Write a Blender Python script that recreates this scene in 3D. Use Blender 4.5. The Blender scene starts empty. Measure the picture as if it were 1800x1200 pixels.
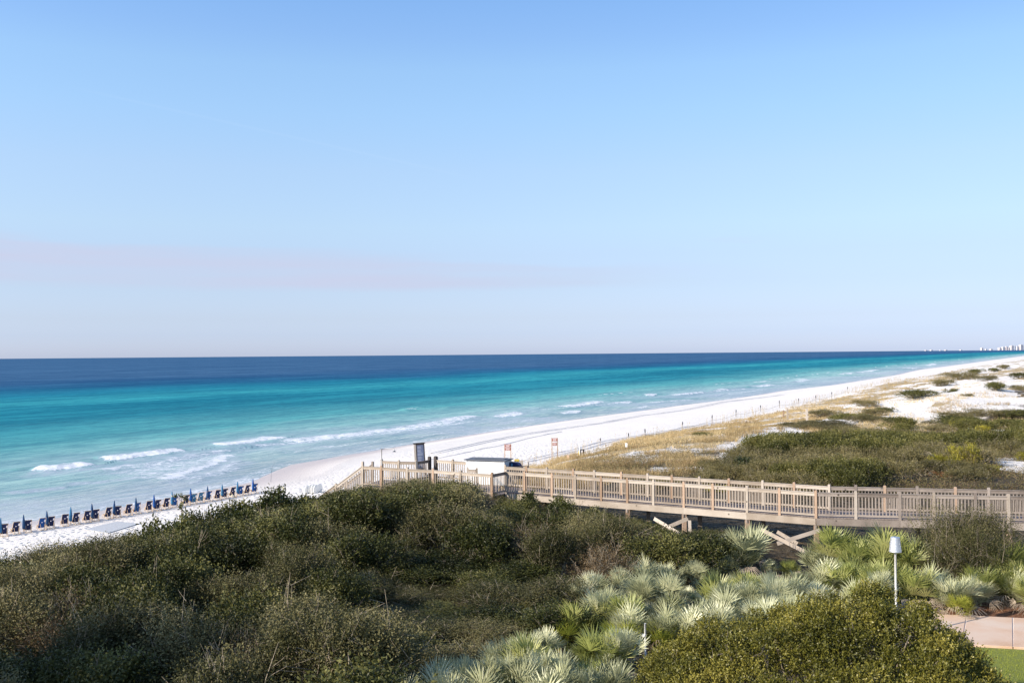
import bpy, math, random
import numpy as np
from mathutils import Matrix, Vector
R = math.radians
C = bpy.context.scene.collection
SC = bpy.context.scene
random.seed(7)
RNG = np.random.default_rng(7)

# ------------------------------------------------------------------ camera
FPX = 1750.0                       # focal length in photograph pixels (35 mm on full frame)
CAMZ = 21.0
PITCH = math.atan(20.4 / FPX); ROLL = R(0.49)
fw = np.array([0, math.cos(PITCH), math.sin(PITCH)])
r0 = np.array([1.0, 0, 0]); u0 = np.array([0, -math.sin(PITCH), math.cos(PITCH)])
rt = r0 * math.cos(ROLL) - u0 * math.sin(ROLL)
up = r0 * math.sin(ROLL) + u0 * math.cos(ROLL)
camd = bpy.data.cameras.new('camera'); cam = bpy.data.objects.new('camera', camd); C.objects.link(cam)
camd.lens = 36 * FPX / 1800; camd.sensor_width = 36; camd.clip_end = 60000; camd.clip_start = 0.5
cam.matrix_world = Matrix(((rt[0], up[0], -fw[0], 0), (rt[1], up[1], -fw[1], 0), (rt[2], up[2], -fw[2], CAMZ), (0, 0, 0, 1)))
SC.camera = cam

# ------------------------------------------------------------------ world, sun, exposure
SUN_DIR = np.array([-0.86, -0.51]); SUN_DIR = SUN_DIR / np.linalg.norm(SUN_DIR)
SUN_EL = R(27)
wd = bpy.data.worlds.new("World"); SC.world = wd; wd.use_nodes = True
nt = wd.node_tree; nt.nodes.clear()
def N(t, ty, **kw):
    n = t.nodes.new(ty)
    for k, v in kw.items():
        if k.startswith('i_'): n.inputs[int(k[2:])].default_value = v
        else: setattr(n, k, v)
    return n
out = N(nt, 'ShaderNodeOutputWorld'); bg = N(nt, 'ShaderNodeBackground'); nt.links.new(bg.outputs[0], out.inputs[0])
sky = N(nt, 'ShaderNodeTexSky', sky_type='NISHITA', sun_disc=False, sun_elevation=SUN_EL,
        sun_rotation=math.atan2(SUN_DIR[0], SUN_DIR[1]), altitude=20, air_density=1.0, dust_density=0.6, ozone_density=1.5)
bg.inputs[1].default_value = 0.11
# the air near the horizon is paler and more lavender than the bare model: tint by elevation
tc = N(nt, 'ShaderNodeTexCoord'); sep = N(nt, 'ShaderNodeSeparateXYZ'); nt.links.new(tc.outputs['Generated'], sep.inputs[0])
ramp = N(nt, 'ShaderNodeValToRGB')
er = ramp.color_ramp; er.elements[0].position = 0.0; er.elements[1].position = 0.5
er.elements[0].color = (0.80, 0.84, 1.0, 1); er.elements[1].color = (0.78, 0.93, 1.0, 1)
SKY_STOPS = [(0.0, (0.88, 1.05, 1.85)), (0.0186, (0.75, 0.90, 1.58)), (0.0355, (0.754, 0.840, 1.34)), (0.0692, (0.83, 0.860, 1.165)),
             (0.0971, (0.94, 0.930, 1.15)), (0.1248, (1.07, 1.055, 1.18)), (0.1794, (1.22, 1.20, 1.28)), (0.2324, (1.26, 1.34, 1.42)),
             (0.2735, (1.28, 1.40, 1.49)), (0.3034, (1.19, 1.35, 1.54)), (0.3315, (1.13, 1.345, 1.58))]
while len(er.elements) < len(SKY_STOPS): er.elements.new(0.5)
for e, (p, c) in zip(er.elements, SKY_STOPS): e.position = p; e.color = (*c, 1)
nt.links.new(sep.outputs[2], ramp.inputs[0])
mul = N(nt, 'ShaderNodeMixRGB', blend_type='MULTIPLY', i_0=1.0)
mul0 = N(nt, 'ShaderNodeVectorMath', operation='SCALE'); nt.links.new(sky.outputs[0], mul0.inputs[0])
sx = N(nt, 'ShaderNodeMath', operation='MULTIPLY_ADD'); nt.links.new(sep.outputs[0], sx.inputs[0]); sx.inputs[1].default_value = -0.27; sx.inputs[2].default_value = 1.06; nt.links.new(sx.outputs[0], mul0.inputs['Scale'])
nt.links.new(mul0.outputs[0], mul.inputs[1]); nt.links.new(ramp.outputs[0], mul.inputs[2])
# thin pinkish cloud bank low over the sea, thicker to the left
def math_(t, op, a=None, b=None, c=None):
    n = N(t, 'ShaderNodeMath', operation=op)
    for i, v in enumerate((a, b, c)):
        if v is None: continue
        if isinstance(v, (int, float)): n.inputs[i].default_value = v
        else: t.links.new(v, n.inputs[i])
    return n.outputs[0]
mp = N(nt, 'ShaderNodeMapping'); mp.inputs['Scale'].default_value = (2.2, 2.2, 26); nt.links.new(tc.outputs['Generated'], mp.inputs[0])
cn = N(nt, 'ShaderNodeTexNoise'); cn.inputs['Scale'].default_value = 1.6; cn.inputs['Detail'].default_value = 7; nt.links.new(mp.outputs[0], cn.inputs[0])
az = math_(nt, 'DIVIDE', sep.outputs[0], sep.outputs[1])
nz = math_(nt, 'MULTIPLY_ADD', cn.outputs[0], 0.05, -0.025)
el = math_(nt, 'ADD', sep.outputs[2], nz)
# upper and lower edge of the bank in elevation, closing toward the right
topedge = math_(nt, 'MULTIPLY_ADD', az, -0.038, 0.092)
mr = N(nt, 'ShaderNodeMapRange', interpolation_type='SMOOTHSTEP'); nt.links.new(math_(nt, 'SUBTRACT', topedge, el), mr.inputs[0])
mr.inputs[1].default_value = -0.002; mr.inputs[2].default_value = 0.010
mr2 = N(nt, 'ShaderNodeMapRange', interpolation_type='SMOOTHSTEP'); nt.links.new(math_(nt, 'ADD', sep.outputs[2], math_(nt, 'MULTIPLY', nz, 0.2)), mr2.inputs[0])
mr2.inputs[1].default_value = 0.060; mr2.inputs[2].default_value = 0.070
mr3 = N(nt, 'ShaderNodeMapRange', interpolation_type='SMOOTHSTEP'); nt.links.new(az, mr3.inputs[0])
mr3.inputs[1].default_value = 0.34; mr3.inputs[2].default_value = -0.15
wisp = N(nt, 'ShaderNodeMapRange'); nt.links.new(cn.outputs[0], wisp.inputs[0]); wisp.inputs[1].default_value = 0.2; wisp.inputs[2].default_value = 0.6
cf = math_(nt, 'MULTIPLY', math_(nt, 'MULTIPLY', mr.outputs[0], mr2.outputs[0]), math_(nt, 'MULTIPLY', mr3.outputs[0], wisp.outputs[0]))
# scattered thin wisps further right
w2 = N(nt, 'ShaderNodeMapRange', interpolation_type='SMOOTHSTEP'); nt.links.new(cn.outputs[0], w2.inputs[0]); w2.inputs[1].default_value = 0.56; w2.inputs[2].default_value = 0.74
b1 = N(nt, 'ShaderNodeMapRange', interpolation_type='SMOOTHSTEP'); nt.links.new(sep.outputs[2], b1.inputs[0]); b1.inputs[1].default_value = 0.072; b1.inputs[2].default_value = 0.085
b2 = N(nt, 'ShaderNodeMapRange', interpolation_type='SMOOTHSTEP'); nt.links.new(sep.outputs[2], b2.inputs[0]); b2.inputs[1].default_value = 0.115; b2.inputs[2].default_value = 0.10
cf2 = math_(nt, 'MULTIPLY', math_(nt, 'MULTIPLY', b1.outputs[0], b2.outputs[0]), w2.outputs[0])
cfa = math_(nt, 'MINIMUM', math_(nt, 'ADD', math_(nt, 'MULTIPLY', cf, 0.85), math_(nt, 'MULTIPLY', cf2, 0.55)), 1.0)
cl = N(nt, 'ShaderNodeMixRGB'); nt.links.new(cfa, cl.inputs[0]); nt.links.new(mul.outputs[0], cl.inputs[1])
CLOUD_COL = cl.inputs[2]; CLOUD_COL.default_value = (4.35, 4.65, 6.0, 1)
# faint old contrail: a thin streak lying in a plane through the eye direction
ctn = (0.0, 0.0, 0.0)
def dirv(px, py):
    d = fw * FPX + rt * (px - 900) + up * (600 - py); return d / np.linalg.norm(d)
ca, cb = dirv(190, 168), dirv(870, 322); cnrm = np.cross(ca, cb); cnrm /= np.linalg.norm(cnrm)
dp = N(nt, 'ShaderNodeVectorMath', operation='DOT_PRODUCT'); nt.links.new(tc.outputs['Generated'], dp.inputs[0]); dp.inputs[1].default_value = tuple(cnrm)
cab = math_(nt, 'ABSOLUTE', dp.outputs['Value'])
cm = N(nt, 'ShaderNodeMapRange', interpolation_type='SMOOTHSTEP'); nt.links.new(cab, cm.inputs[0]); cm.inputs[1].default_value = 0.0022; cm.inputs[2].default_value = 0.0002
ce = N(nt, 'ShaderNodeMapRange', interpolation_type='SMOOTHSTEP'); nt.links.new(az, ce.inputs[0]); ce.inputs[1].default_value = 0.0; ce.inputs[2].default_value = -0.12
ce2 = N(nt, 'ShaderNodeMapRange', interpolation_type='SMOOTHSTEP'); nt.links.new(az, ce2.inputs[0]); ce2.inputs[1].default_value = -0.46; ce2.inputs[2].default_value = -0.38
cfac = math_(nt, 'MULTIPLY', math_(nt, 'MULTIPLY', cm.outputs[0], ce.outputs[0]), math_(nt, 'MULTIPLY', ce2.outputs[0], 0.02))
cl2 = N(nt, 'ShaderNodeMixRGB'); nt.links.new(cfac, cl2.inputs[0]); nt.links.new(cl.outputs[0], cl2.inputs[1]); cl2.inputs[2].default_value = (8, 8.5, 9, 1)
nt.links.new(cl2.outputs[0], bg.inputs[0])

sl = bpy.data.lights.new('sun', 'SUN'); sl.energy = 5.0; sl.angle = R(0.55); sl.color = (1.0, 0.88, 0.72)
so = bpy.data.objects.new('sun', sl); C.objects.link(so)
sv = Vector((SUN_DIR[0] * math.cos(SUN_EL), SUN_DIR[1] * math.cos(SUN_EL), math.sin(SUN_EL)))
so.rotation_euler = sv.to_track_quat('Z', 'Y').to_euler(); so.location = (-30, -20, 60)
SC.view_settings.view_transform = 'Standard'; SC.view_settings.look = 'None'
SC.view_settings.exposure = 0.35; SC.view_settings.gamma = 1.0

# ------------------------------------------------------------------ geometry helpers
def ray(px, py):
    d = fw * FPX + rt * (px - 900) + up * (600 - py); return d
def at(px, py, z=None, Y=None):
    d = ray(px, py)
    k = (z - CAMZ) / d[2] if z is not None else Y / d[1]
    return np.array([d[0] * k, d[1] * k, CAMZ + d[2] * k])
def proj(p):
    v = np.asarray(p, float) - np.array([0, 0, CAMZ]); w = v @ fw
    return 900 + FPX * (v @ rt) / w, 600 - FPX * (v @ up) / w

def hash2(ix, iy, s):
    h = (ix * 374761393 + iy * 668265263 + s * 974634777) & 0xffffffff
    h = ((h ^ (h >> 13)) * 1274126177) & 0xffffffff
    return ((h ^ (h >> 16)) & 0xffff) / 65535.0
def vnoise(x, y, s=0):
    x = np.asarray(x, float); y = np.asarray(y, float)
    ix = np.floor(x).astype(np.int64); iy = np.floor(y).astype(np.int64); fx = x - ix; fy = y - iy
    fx = fx * fx * (3 - 2 * fx); fy = fy * fy * (3 - 2 * fy)
    a = hash2(ix, iy, s); b = hash2(ix + 1, iy, s); c = hash2(ix, iy + 1, s); d = hash2(ix + 1, iy + 1, s)
    return (a * (1 - fx) + b * fx) * (1 - fy) + (c * (1 - fx) + d * fx) * fy
def fbm(x, y, s=0, o=4):
    t = 0; a = 0.5; n = 0
    for i in range(o):
        t = t + a * vnoise(x * 2 ** i, y * 2 ** i, s + i * 17); n += a; a *= 0.5
    return t / n * 2 - 1
def sstep(a, b, x):
    t = np.clip((x - a) / (b - a), 0, 1); return t * t * (3 - 2 * t)

def poly_dist(x, y, P):
    """signed distance to an open polyline; positive on its right-hand side (inland)"""
    best = np.full(np.shape(x), 1e18); sg = np.ones(np.shape(x)); 
    for a, b in zip(P[:-1], P[1:]):
        dx, dy = b[0] - a[0], b[1] - a[1]; L2 = dx * dx + dy * dy
        t = np.clip(((x - a[0]) * dx + (y - a[1]) * dy) / L2, 0, 1)
        qx = x - a[0] - t * dx; qy = y - a[1] - t * dy; d = qx * qx + qy * qy
        cr = np.sign(qx * dy - qy * dx); m = d < best
        best = np.where(m, d, best); sg = np.where(m, cr, sg)
    return np.sqrt(best) * np.where(sg == 0, 1, sg)

SHORE_PX = [(0, 922), (100, 910), (250, 885), (350, 865), (440, 847), (477, 830), (510, 817), (600, 801), (650, 793), (750, 776), (860, 759),
            (917, 750), (980, 741), (1068, 729), (1140, 720), (1193, 712.5), (1263, 704), (1327, 694.7), (1372, 687), (1460, 677), (1571, 659.5),
            (1613, 650), (1683, 641), (1753, 631.5), (1800, 625.5)]
SHORE = [(-420, -200), (-110, 70)] + [tuple(at(x, y, z=0.0)[:2]) for x, y in SHORE_PX]
a_, b_ = np.array(SHORE[-2]), np.array(SHORE[-1]); SHORE.append(tuple(b_ + (b_ - a_) / np.linalg.norm(b_ - a_) * 3000)); SHORE.append((9400, 15000))
TOE_PX = [(1044, 792), (1071, 783), (1153, 771), (1207, 757), (1273, 745), (1327, 730), (1380, 718), (1460, 700), (1520, 681), (1571, 669), (1625, 662),
          (1660, 654), (1707, 645), (1777, 635), (1800, 631)]
TOE = [(-400, -260), (-150, -60), (-70, 25), (-40, 66), (-26, 86), (-15, 108), (-3, 138)] + [tuple(at(x, y, z=4.0)[:2]) for x, y in TOE_PX] + [(3400, 5400), (9600, 14900)]
EDGE = [(-300, -260), (-60, 0), (-32, 32), (-24, 43), (-14, 52.5), (-8, 60), (0, 68), (5, 84), (12, 104), (30, 130), (60, 160), (120, 230), (200, 370), (480, 850),
        (1700, 2800), (9700, 14800)]

def height(x, y):
    x = np.asarray(x, float); y = np.asarray(y, float)
    ds = poly_dist(x, y, SHORE); dt = poly_dist(x, y, TOE); de = poly_dist(x, y, EDGE)
    ztoe = 2.9 + 1.2 * sstep(90, 170, y)
    # plateau
    far = sstep(60, 130, y)
    zt = 12.0 + 1.0 * np.exp(-(((x + 5) / 8) ** 2 + ((y - 49) / 7) ** 2)) - 0.9 * sstep(-10, -20, x) * (1 - far) - 1.6 * sstep(66, 110, y) - 0.8 * sstep(200, 500, y)
    flat = np.exp(-(((x - 16) / 7) ** 2 + ((y - 30) / 7) ** 2))
    zt = zt + (0.15 + 0.25 * far) * fbm(x / 9, y / 9, 3) * (1 - flat)
    hd = fbm(x / 34, y / 34, 9, 4)
    zt = zt + far * 2.0 * hd * sstep(90, 190, y) + 1.6 * np.exp(-(((x - 88) / 26) ** 2 + ((y - 205) / 26) ** 2)) - 1.8 * np.exp(-(((x - 75) / 20) ** 2 + ((y - 155) / 22) ** 2))
    b = np.clip(ds / np.maximum(ds + np.abs(dt), 1e-3), 0, 1)
    zb = np.minimum(ds * 0.11, 1.3) * 1.0 + (ztoe - 1.3) * sstep(0.25, 1.0, b) * 1.0
    zb = zb + 0.06 * fbm(x / 7, y / 7, 5) * sstep(6, 20, ds)
    r = np.clip(dt / np.maximum(dt + np.abs(de), 1e-3), 0, 1)
    prof = np.where(y > 75, r ** 0.75, r * r * (3 - 2 * r))
    zs = ztoe + (zt - ztoe) * prof + 0.5 * fbm(x / 12, y / 12, 21) * np.sin(np.pi * r) * (1 + far)
    zb_in = np.where(ds < 0, np.maximum(ds * 0.05, -3.0) - 0.02, zb)
    z = np.where(dt <= 0, zb_in, np.where(de <= 0, zs, zt))
    z = z - 0.12 * sstep(0, 60, -y)
    return z
def gz(x, y): return float(height(np.array([x]), np.array([y]))[0])
_T = np.geomspace(14, 4000, 1500)
def ground(px, py, h=0.0):
    """where the sight line through a photograph point meets the ground (raised by h)"""
    d = ray(px, py); k = _T / d[1]; X = d[0] * k; Z = CAMZ + d[2] * k
    g = height(X, _T) + h; i = int(np.argmax(Z < g))
    return np.array([X[i], _T[i], g[i]])

# ------------------------------------------------------------------ mesh helpers
def mesh_np(name, V, F, mat, parent=None, attrs=None, smooth=False):
    V = np.ascontiguousarray(V, np.float32); F = np.ascontiguousarray(F, np.int32)
    me = bpy.data.meshes.new(name); n, k = F.shape
    me.vertices.add(len(V)); me.vertices.foreach_set('co', V.ravel())
    me.loops.add(n * k); me.loops.foreach_set('vertex_index', F.ravel())
    me.polygons.add(n); me.polygons.foreach_set('loop_start', np.arange(0, n * k, k, dtype=np.int32))
    me.polygons.foreach_set('loop_total', np.full(n, k, np.int32))
    if smooth: me.polygons.foreach_set('use_smooth', np.ones(n, bool))
    for an, av in (attrs or {}).items():
        a = me.attributes.new(an, 'FLOAT', 'POINT'); a.data.foreach_set('value', np.ascontiguousarray(av, np.float32))
    me.update(); me.materials.append(mat)
    o = bpy.data.objects.new(name, me); C.objects.link(o)
    if parent: o.parent = parent
    return o
class MB:
    def __init__(s): s.v = []; s.f = []
    def box(s, c, ax, ay, az):
        c, ax, ay, az = [np.asarray(q, float) for q in (c, ax, ay, az)]; n = len(s.v)
        for sx, sy, sz in ((-1, -1, -1), (1, -1, -1), (1, 1, -1), (-1, 1, -1), (-1, -1, 1), (1, -1, 1), (1, 1, 1), (-1, 1, 1)):
            s.v.append(c + ax * sx / 2 + ay * sy / 2 + az * sz / 2)
        for q in ((0, 3, 2, 1), (4, 5, 6, 7), (0, 1, 5, 4), (1, 2, 6, 5), (2, 3, 7, 6), (3, 0, 4, 7)): s.f.append(tuple(n + i for i in q))
        return s
    def bx(s, x0, x1, y0, y1, z0, z1):
        return s.box(((x0 + x1) / 2, (y0 + y1) / 2, (z0 + z1) / 2), (x1 - x0, 0, 0), (0, y1 - y0, 0), (0, 0, z1 - z0))
    def bar(s, a, b, w, h, upv=(0, 0, 1)):
        a = np.asarray(a, float); b = np.asarray(b, float); d = b - a; L = np.linalg.norm(d); dn = d / L
        side = np.cross(dn, upv); nl = np.linalg.norm(side)
        side = np.array([1.0, 0, 0]) if nl < 1e-6 else side / nl
        u = np.cross(side, dn)
        return s.box((a + b) / 2, d, side * w, u * h)
    def tube(s, pts, rad, n=8, cap=True):
        pts = [np.asarray(p, float) for p in pts]
        rad = list(rad) if hasattr(rad, '__len__') else [rad] * len(pts); base = len(s.v)
        for i, p in enumerate(pts):
            d = pts[min(i + 1, len(pts) - 1)] - pts[max(i - 1, 0)]; d = d / (np.linalg.norm(d) + 1e-9)
            a = np.cross(d, (0.0, 1.0, 0.0) if abs(d[1]) < 0.9 else (1.0, 0, 0)); a /= np.linalg.norm(a); b = np.cross(d, a)
            for j in range(n):
                t = 2 * math.pi * j / n; s.v.append(p + rad[i] * (a * math.cos(t) + b * math.sin(t)))
        for i in range(len(pts) - 1):
            for j in range(n):
                q = base + i * n; s.f.append((q + j, q + (j + 1) % n, q + n + (j + 1) % n, q + n + j))
        if cap:
            s.f.append(tuple(base + j for j in range(n))); q = base + (len(pts) - 1) * n; s.f.append(tuple(q + n - 1 - j for j in range(n)))
        return s
    def poly(s, pts):
        n = len(s.v); s.v += [np.asarray(p, float) for p in pts]; s.f.append(tuple(range(n, n + len(pts)))); return s
    def prism(s, pts, off):
        off = np.asarray(off, float); n = len(s.v); m = len(pts); P = [np.asarray(p, float) for p in pts]
        s.v += P + [p + off for p in P]; s.f.append(tuple(range(n + m - 1, n - 1, -1))); s.f.append(tuple(range(n + m, n + 2 * m)))
        for i in range(m): s.f.append((n + i, n + (i + 1) % m, n + m + (i + 1) % m, n + m + i))
        return s
    def build(s, name, mat, parent=None, smooth=False, bevel=0):
        me = bpy.data.meshes.new(name); me.from_pydata([tuple(map(float, p)) for p in s.v], [], s.f); me.materials.append(mat)
        if smooth: me.polygons.foreach_set('use_smooth', [True] * len(me.polygons))
        o = bpy.data.objects.new(name, me); C.objects.link(o)
        if parent: o.parent = parent
        if bevel:
            m = o.modifiers.new('bevel', 'BEVEL'); m.width = bevel; m.segments = 1; m.limit_method = 'ANGLE'
        return o
def tag(o, label=None, cat=None, group=None, kind=None):
    for k, v in (('label', label), ('category', cat), ('group', group), ('kind', kind)):
        if v: o[k] = v
    return o
def thing(name, loc, rz=0, label=None, cat=None, group=None):
    o = bpy.data.objects.new(name, None); C.objects.link(o); o.location = tuple(map(float, loc)); o.rotation_euler = (0, 0, rz)
    o.empty_display_size = 0.3
    return tag(o, label, cat, group)
def copy_tree(o, parent=None):
    c = o.copy(); C.objects.link(c); c.parent = parent
    for ch in list(o.children): copy_tree(ch, c)
    return c

# ------------------------------------------------------------------ materials
def mat(name):
    m = bpy.data.materials.new(name); m.use_nodes = True; t = m.node_tree; t.nodes.clear()
    o = N(t, 'ShaderNodeOutputMaterial'); p = N(t, 'ShaderNodeBsdfPrincipled'); t.links.new(p.outputs[0], o.inputs[0])
    return m, t, p
def tex(t, kind='noise', scale=5, detail=4, vec=None, rough=0.5, **kw):
    n = N(t, {'noise': 'ShaderNodeTexNoise', 'voronoi': 'ShaderNodeTexVoronoi', 'wave': 'ShaderNodeTexWave'}[kind])
    n.inputs['Scale'].default_value = scale
    if kind == 'noise': n.inputs['Detail'].default_value = detail; n.inputs['Roughness'].default_value = rough
    if vec is not None: t.links.new(vec, n.inputs[0])
    return n
def geo_pos(t): return N(t, 'ShaderNodeNewGeometry').outputs['Position']
def mapping(t, vec, scale=(1, 1, 1), rot=(0, 0, 0), loc=(0, 0, 0)):
    m = N(t, 'ShaderNodeMapping'); t.links.new(vec, m.inputs[0]); m.inputs['Scale'].default_value = scale
    m.inputs['Rotation'].default_value = rot; m.inputs['Location'].default_value = loc; return m.outputs[0]
def cramp(t, fac, stops):
    n = N(t, 'ShaderNodeValToRGB'); e = n.color_ramp
    while len(e.elements) < len(stops): e.elements.new(0.5)
    for el_, (p, c) in zip(e.elements, stops): el_.position = p; el_.color = (*c, 1) if len(c) == 3 else c
    t.links.new(fac, n.inputs[0]); return n.outputs[0]
def mix(t, fac, a, b, blend='MIX'):
    n = N(t, 'ShaderNodeMixRGB', blend_type=blend)
    for i, v in enumerate((fac, a, b)):
        if isinstance(v, (int, float)): n.inputs[i].default_value = v
        elif isinstance(v, tuple): n.inputs[i].default_value = (*v, 1)
        else: t.links.new(v, n.inputs[i])
    return n.outputs[0]
def mrange(t, v, a, b, c=0.0, d=1.0, smooth=True):
    n = N(t, 'ShaderNodeMapRange', interpolation_type='SMOOTHSTEP' if smooth else 'LINEAR')
    t.links.new(v, n.inputs[0])
    for i, q in enumerate((a, b, c, d)): n.inputs[i + 1].default_value = q
    return n.outputs[0]
def attr(t, name):
    n = N(t, 'ShaderNodeAttribute'); n.attribute_name = name; return n.outputs['Fac']
def bump(t, p, h, strength=0.5, dist=0.05, prev=None):
    n = N(t, 'ShaderNodeBump'); n.inputs['Strength'].default_value = strength; n.inputs['Distance'].default_value = dist
    t.links.new(h, n.inputs['Height'])
    if prev is not None: t.links.new(prev, n.inputs['Normal'])
    t.links.new(n.outputs[0], p.inputs['Normal']); return n.outputs[0]
def simple(name, col, rough=0.6, metal=0.0, var=0.12, scale=6, spec=0.4):
    m, t, p = mat(name); tcn = N(t, 'ShaderNodeTexCoord')
    n = tex(t, scale=scale, detail=5, vec=tcn.outputs['Object'])
    d = tuple(c * (1 - var) for c in col); l = tuple(min(1, c * (1 + var)) for c in col)
    t.links.new(cramp(t, n.outputs[0], [(0.3, d), (0.7, l)]), p.inputs['Base Color'])
    p.inputs['Roughness'].default_value = rough; p.inputs['Metallic'].default_value = metal; p.inputs['Specular IOR Level'].default_value = spec
    bump(t, p, n.outputs[0], 0.15, 0.01)
    return m
def wood(name, a, b, grain=1.0):
    m, t, p = mat(name); g = N(t, 'ShaderNodeNewGeometry'); tcn = N(t, 'ShaderNodeTexCoord')
    n1 = tex(t, scale=1.3, detail=3, vec=mapping(t, g.outputs['Position'], (1.5, 1.5, 1.5)))
    n2 = tex(t, scale=14, detail=6, vec=mapping(t, tcn.outputs['Object'], (1, 1, 6)), rough=0.7)
    f = math_(t, 'MULTIPLY_ADD', n2.outputs[0], 0.5, math_(t, 'MULTIPLY', n1.outputs[0], 0.5))
    ra = N(t, 'ShaderNodeObjectInfo').outputs['Random']
    f2 = math_(t, 'ADD', f, math_(t, 'MULTIPLY_ADD', ra, 0.40, -0.20))
    c = cramp(t, f2, [(0.30, b), (0.48, tuple((x + y) / 2 for x, y in zip(a, b))), (0.66, a)])
    kn = tex(t, 'voronoi', scale=1.7, vec=g.outputs['Position']); kf = mrange(t, kn.outputs['Distance'], 0.05, 0.10)
    c = mix(t, kf, tuple(x * 0.45 for x in b), c)
    t.links.new(c, p.inputs['Base Color']); p.inputs['Roughness'].default_value = 0.85; p.inputs['Specular IOR Level'].default_value = 0.2
    bump(t, p, n2.outputs[0], 0.4, 0.01)
    return m
M = {}
M['wood_new'] = wood('pale_timber', (0.51, 0.445, 0.375), (0.32, 0.265, 0.21))
M['wood_bal'] = wood('baluster_timber', (0.43, 0.37, 0.31), (0.27, 0.22, 0.175))
M['wood_post'] = wood('tan_timber', (0.45, 0.325, 0.235), (0.30, 0.205, 0.14))
M['wood_old'] = wood('weathered_timber', (0.37, 0.315, 0.27), (0.20, 0.165, 0.14))
M['wood_deck'] = wood('deck_timber', (0.36, 0.30, 0.27), (0.20, 0.165, 0.15))
M['wood_dark'] = wood('dark_timber', (0.10, 0.085, 0.08), (0.05, 0.042, 0.04))
M['oak'] = wood('chair_timber', (0.66, 0.50, 0.34), (0.52, 0.36, 0.21))
M['navy'] = simple('navy_canvas', (0.012, 0.022, 0.085), 0.8)
M['blue'] = simple('bright_blue_canvas', (0.012, 0.09, 0.32), 0.8)
M['teal'] = simple('faded_blue_canvas', (0.06, 0.20, 0.34), 0.8)
M['umb'] = [simple('umbrella_canvas', (0.015, 0.065, 0.17), 0.75), simple('umbrella_canvas_bright', (0.01, 0.09, 0.33), 0.75),
            simple('umbrella_canvas_pale', (0.035, 0.17, 0.33), 0.75)]
M['white'] = simple('white_paint', (0.80, 0.80, 0.80), 0.5, var=0.03)
M['alu'] = simple('brushed_metal', (0.72, 0.72, 0.73), 0.38, metal=0.75, var=0.04)
M['polemet'] = simple('white_metal', (0.70, 0.69, 0.67), 0.4, var=0.05)
M['black'] = simple('black_plastic', (0.02, 0.022, 0.027), 0.45)
M['slate'] = simple('slate_roof', (0.12, 0.13, 0.15), 0.6)
M['board'] = simple('slate_blue_board', (0.13, 0.16, 0.26), 0.5)
M['letter'] = simple('pale_lettering', (0.42, 0.46, 0.56), 0.6)
M['signred'] = simple('red_brown_sign', (0.29, 0.095, 0.065), 0.5)
M['yellow'] = simple('yellow_plastic', (0.62, 0.46, 0.10), 0.5)
M['rope'] = simple('rope_fibre', (0.40, 0.36, 0.30), 0.9)
M['bark'] = simple('grey_bark', (0.27, 0.225, 0.17), 0.9, var=0.35, scale=20)
M['twig'] = simple('pale_twig', (0.36, 0.30, 0.215), 0.9, var=0.3, scale=9)
M['mat'] = simple('grey_mat', (0.42, 0.44, 0.47), 0.8)
M['boardwhite'] = simple('glossy_white', (0.78, 0.78, 0.76), 0.25, var=0.03)

def leafmat(name, dark, mid, light, rough=0.5, transl=0.25, wscale=0.35, spec=0.35):
    m, t, p = mat(name)
    tint = attr(t, 'tint'); oi = N(t, 'ShaderNodeObjectInfo'); w = tex(t, scale=wscale, detail=3, vec=geo_pos(t))
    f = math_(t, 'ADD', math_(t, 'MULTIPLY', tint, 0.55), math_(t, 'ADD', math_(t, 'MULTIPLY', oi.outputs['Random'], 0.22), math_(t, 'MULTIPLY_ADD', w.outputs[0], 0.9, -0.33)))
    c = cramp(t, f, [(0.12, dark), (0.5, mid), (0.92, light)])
    t.links.new(c, p.inputs['Base Color']); p.inputs['Roughness'].default_value = rough; p.inputs['Specular IOR Level'].default_value = spec
    tr = N(t, 'ShaderNodeBsdfTranslucent'); t.links.new(c, tr.inputs[0]); mx = N(t, 'ShaderNodeMixShader'); mx.inputs[0].default_value = transl
    t.links.new(p.outputs[0], mx.inputs[1]); t.links.new(tr.outputs[0], mx.inputs[2])
    o = [n for n in t.nodes if n.type == 'OUTPUT_MATERIAL'][0]; t.links.new(mx.outputs[0], o.inputs[0])
    return m
M['scrub'] = leafmat('scrub_leaf', (0.008, 0.011, 0.002), (0.068, 0.068, 0.023), (0.29, 0.255, 0.12), transl=0.10, rough=0.55, spec=0.2)
M['scrubgreen'] = leafmat('dark_scrub_leaf', (0.006, 0.009, 0.001), (0.045, 0.052, 0.011), (0.24, 0.225, 0.07), transl=0.10, rough=0.5, spec=0.25)
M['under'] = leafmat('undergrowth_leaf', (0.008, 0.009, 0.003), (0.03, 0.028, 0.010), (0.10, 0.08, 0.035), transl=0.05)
M['brownscrub'] = leafmat('brown_scrub_leaf', (0.045, 0.03, 0.014), (0.13, 0.09, 0.042), (0.30, 0.20, 0.11), transl=0.12)
M['glossy'] = leafmat('broad_leaf', (0.02, 0.03, 0.006), (0.075, 0.085, 0.018), (0.22, 0.20, 0.06), rough=0.35, spec=0.5)
M['olive'] = leafmat('olive_leaf', (0.020, 0.024, 0.004), (0.110, 0.108, 0.014), (0.33, 0.285, 0.055), transl=0.12, rough=0.45, wscale=0.9, spec=0.4)
M['dune'] = leafmat('dune_scrub_leaf', (0.045, 0.040, 0.014), (0.155, 0.135, 0.050), (0.33, 0.27, 0.12), wscale=0.12)
M['dunegreen'] = leafmat('green_dune_leaf', (0.028, 0.032, 0.006), (0.10, 0.10, 0.022), (0.24, 0.215, 0.06), wscale=0.12)
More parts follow.
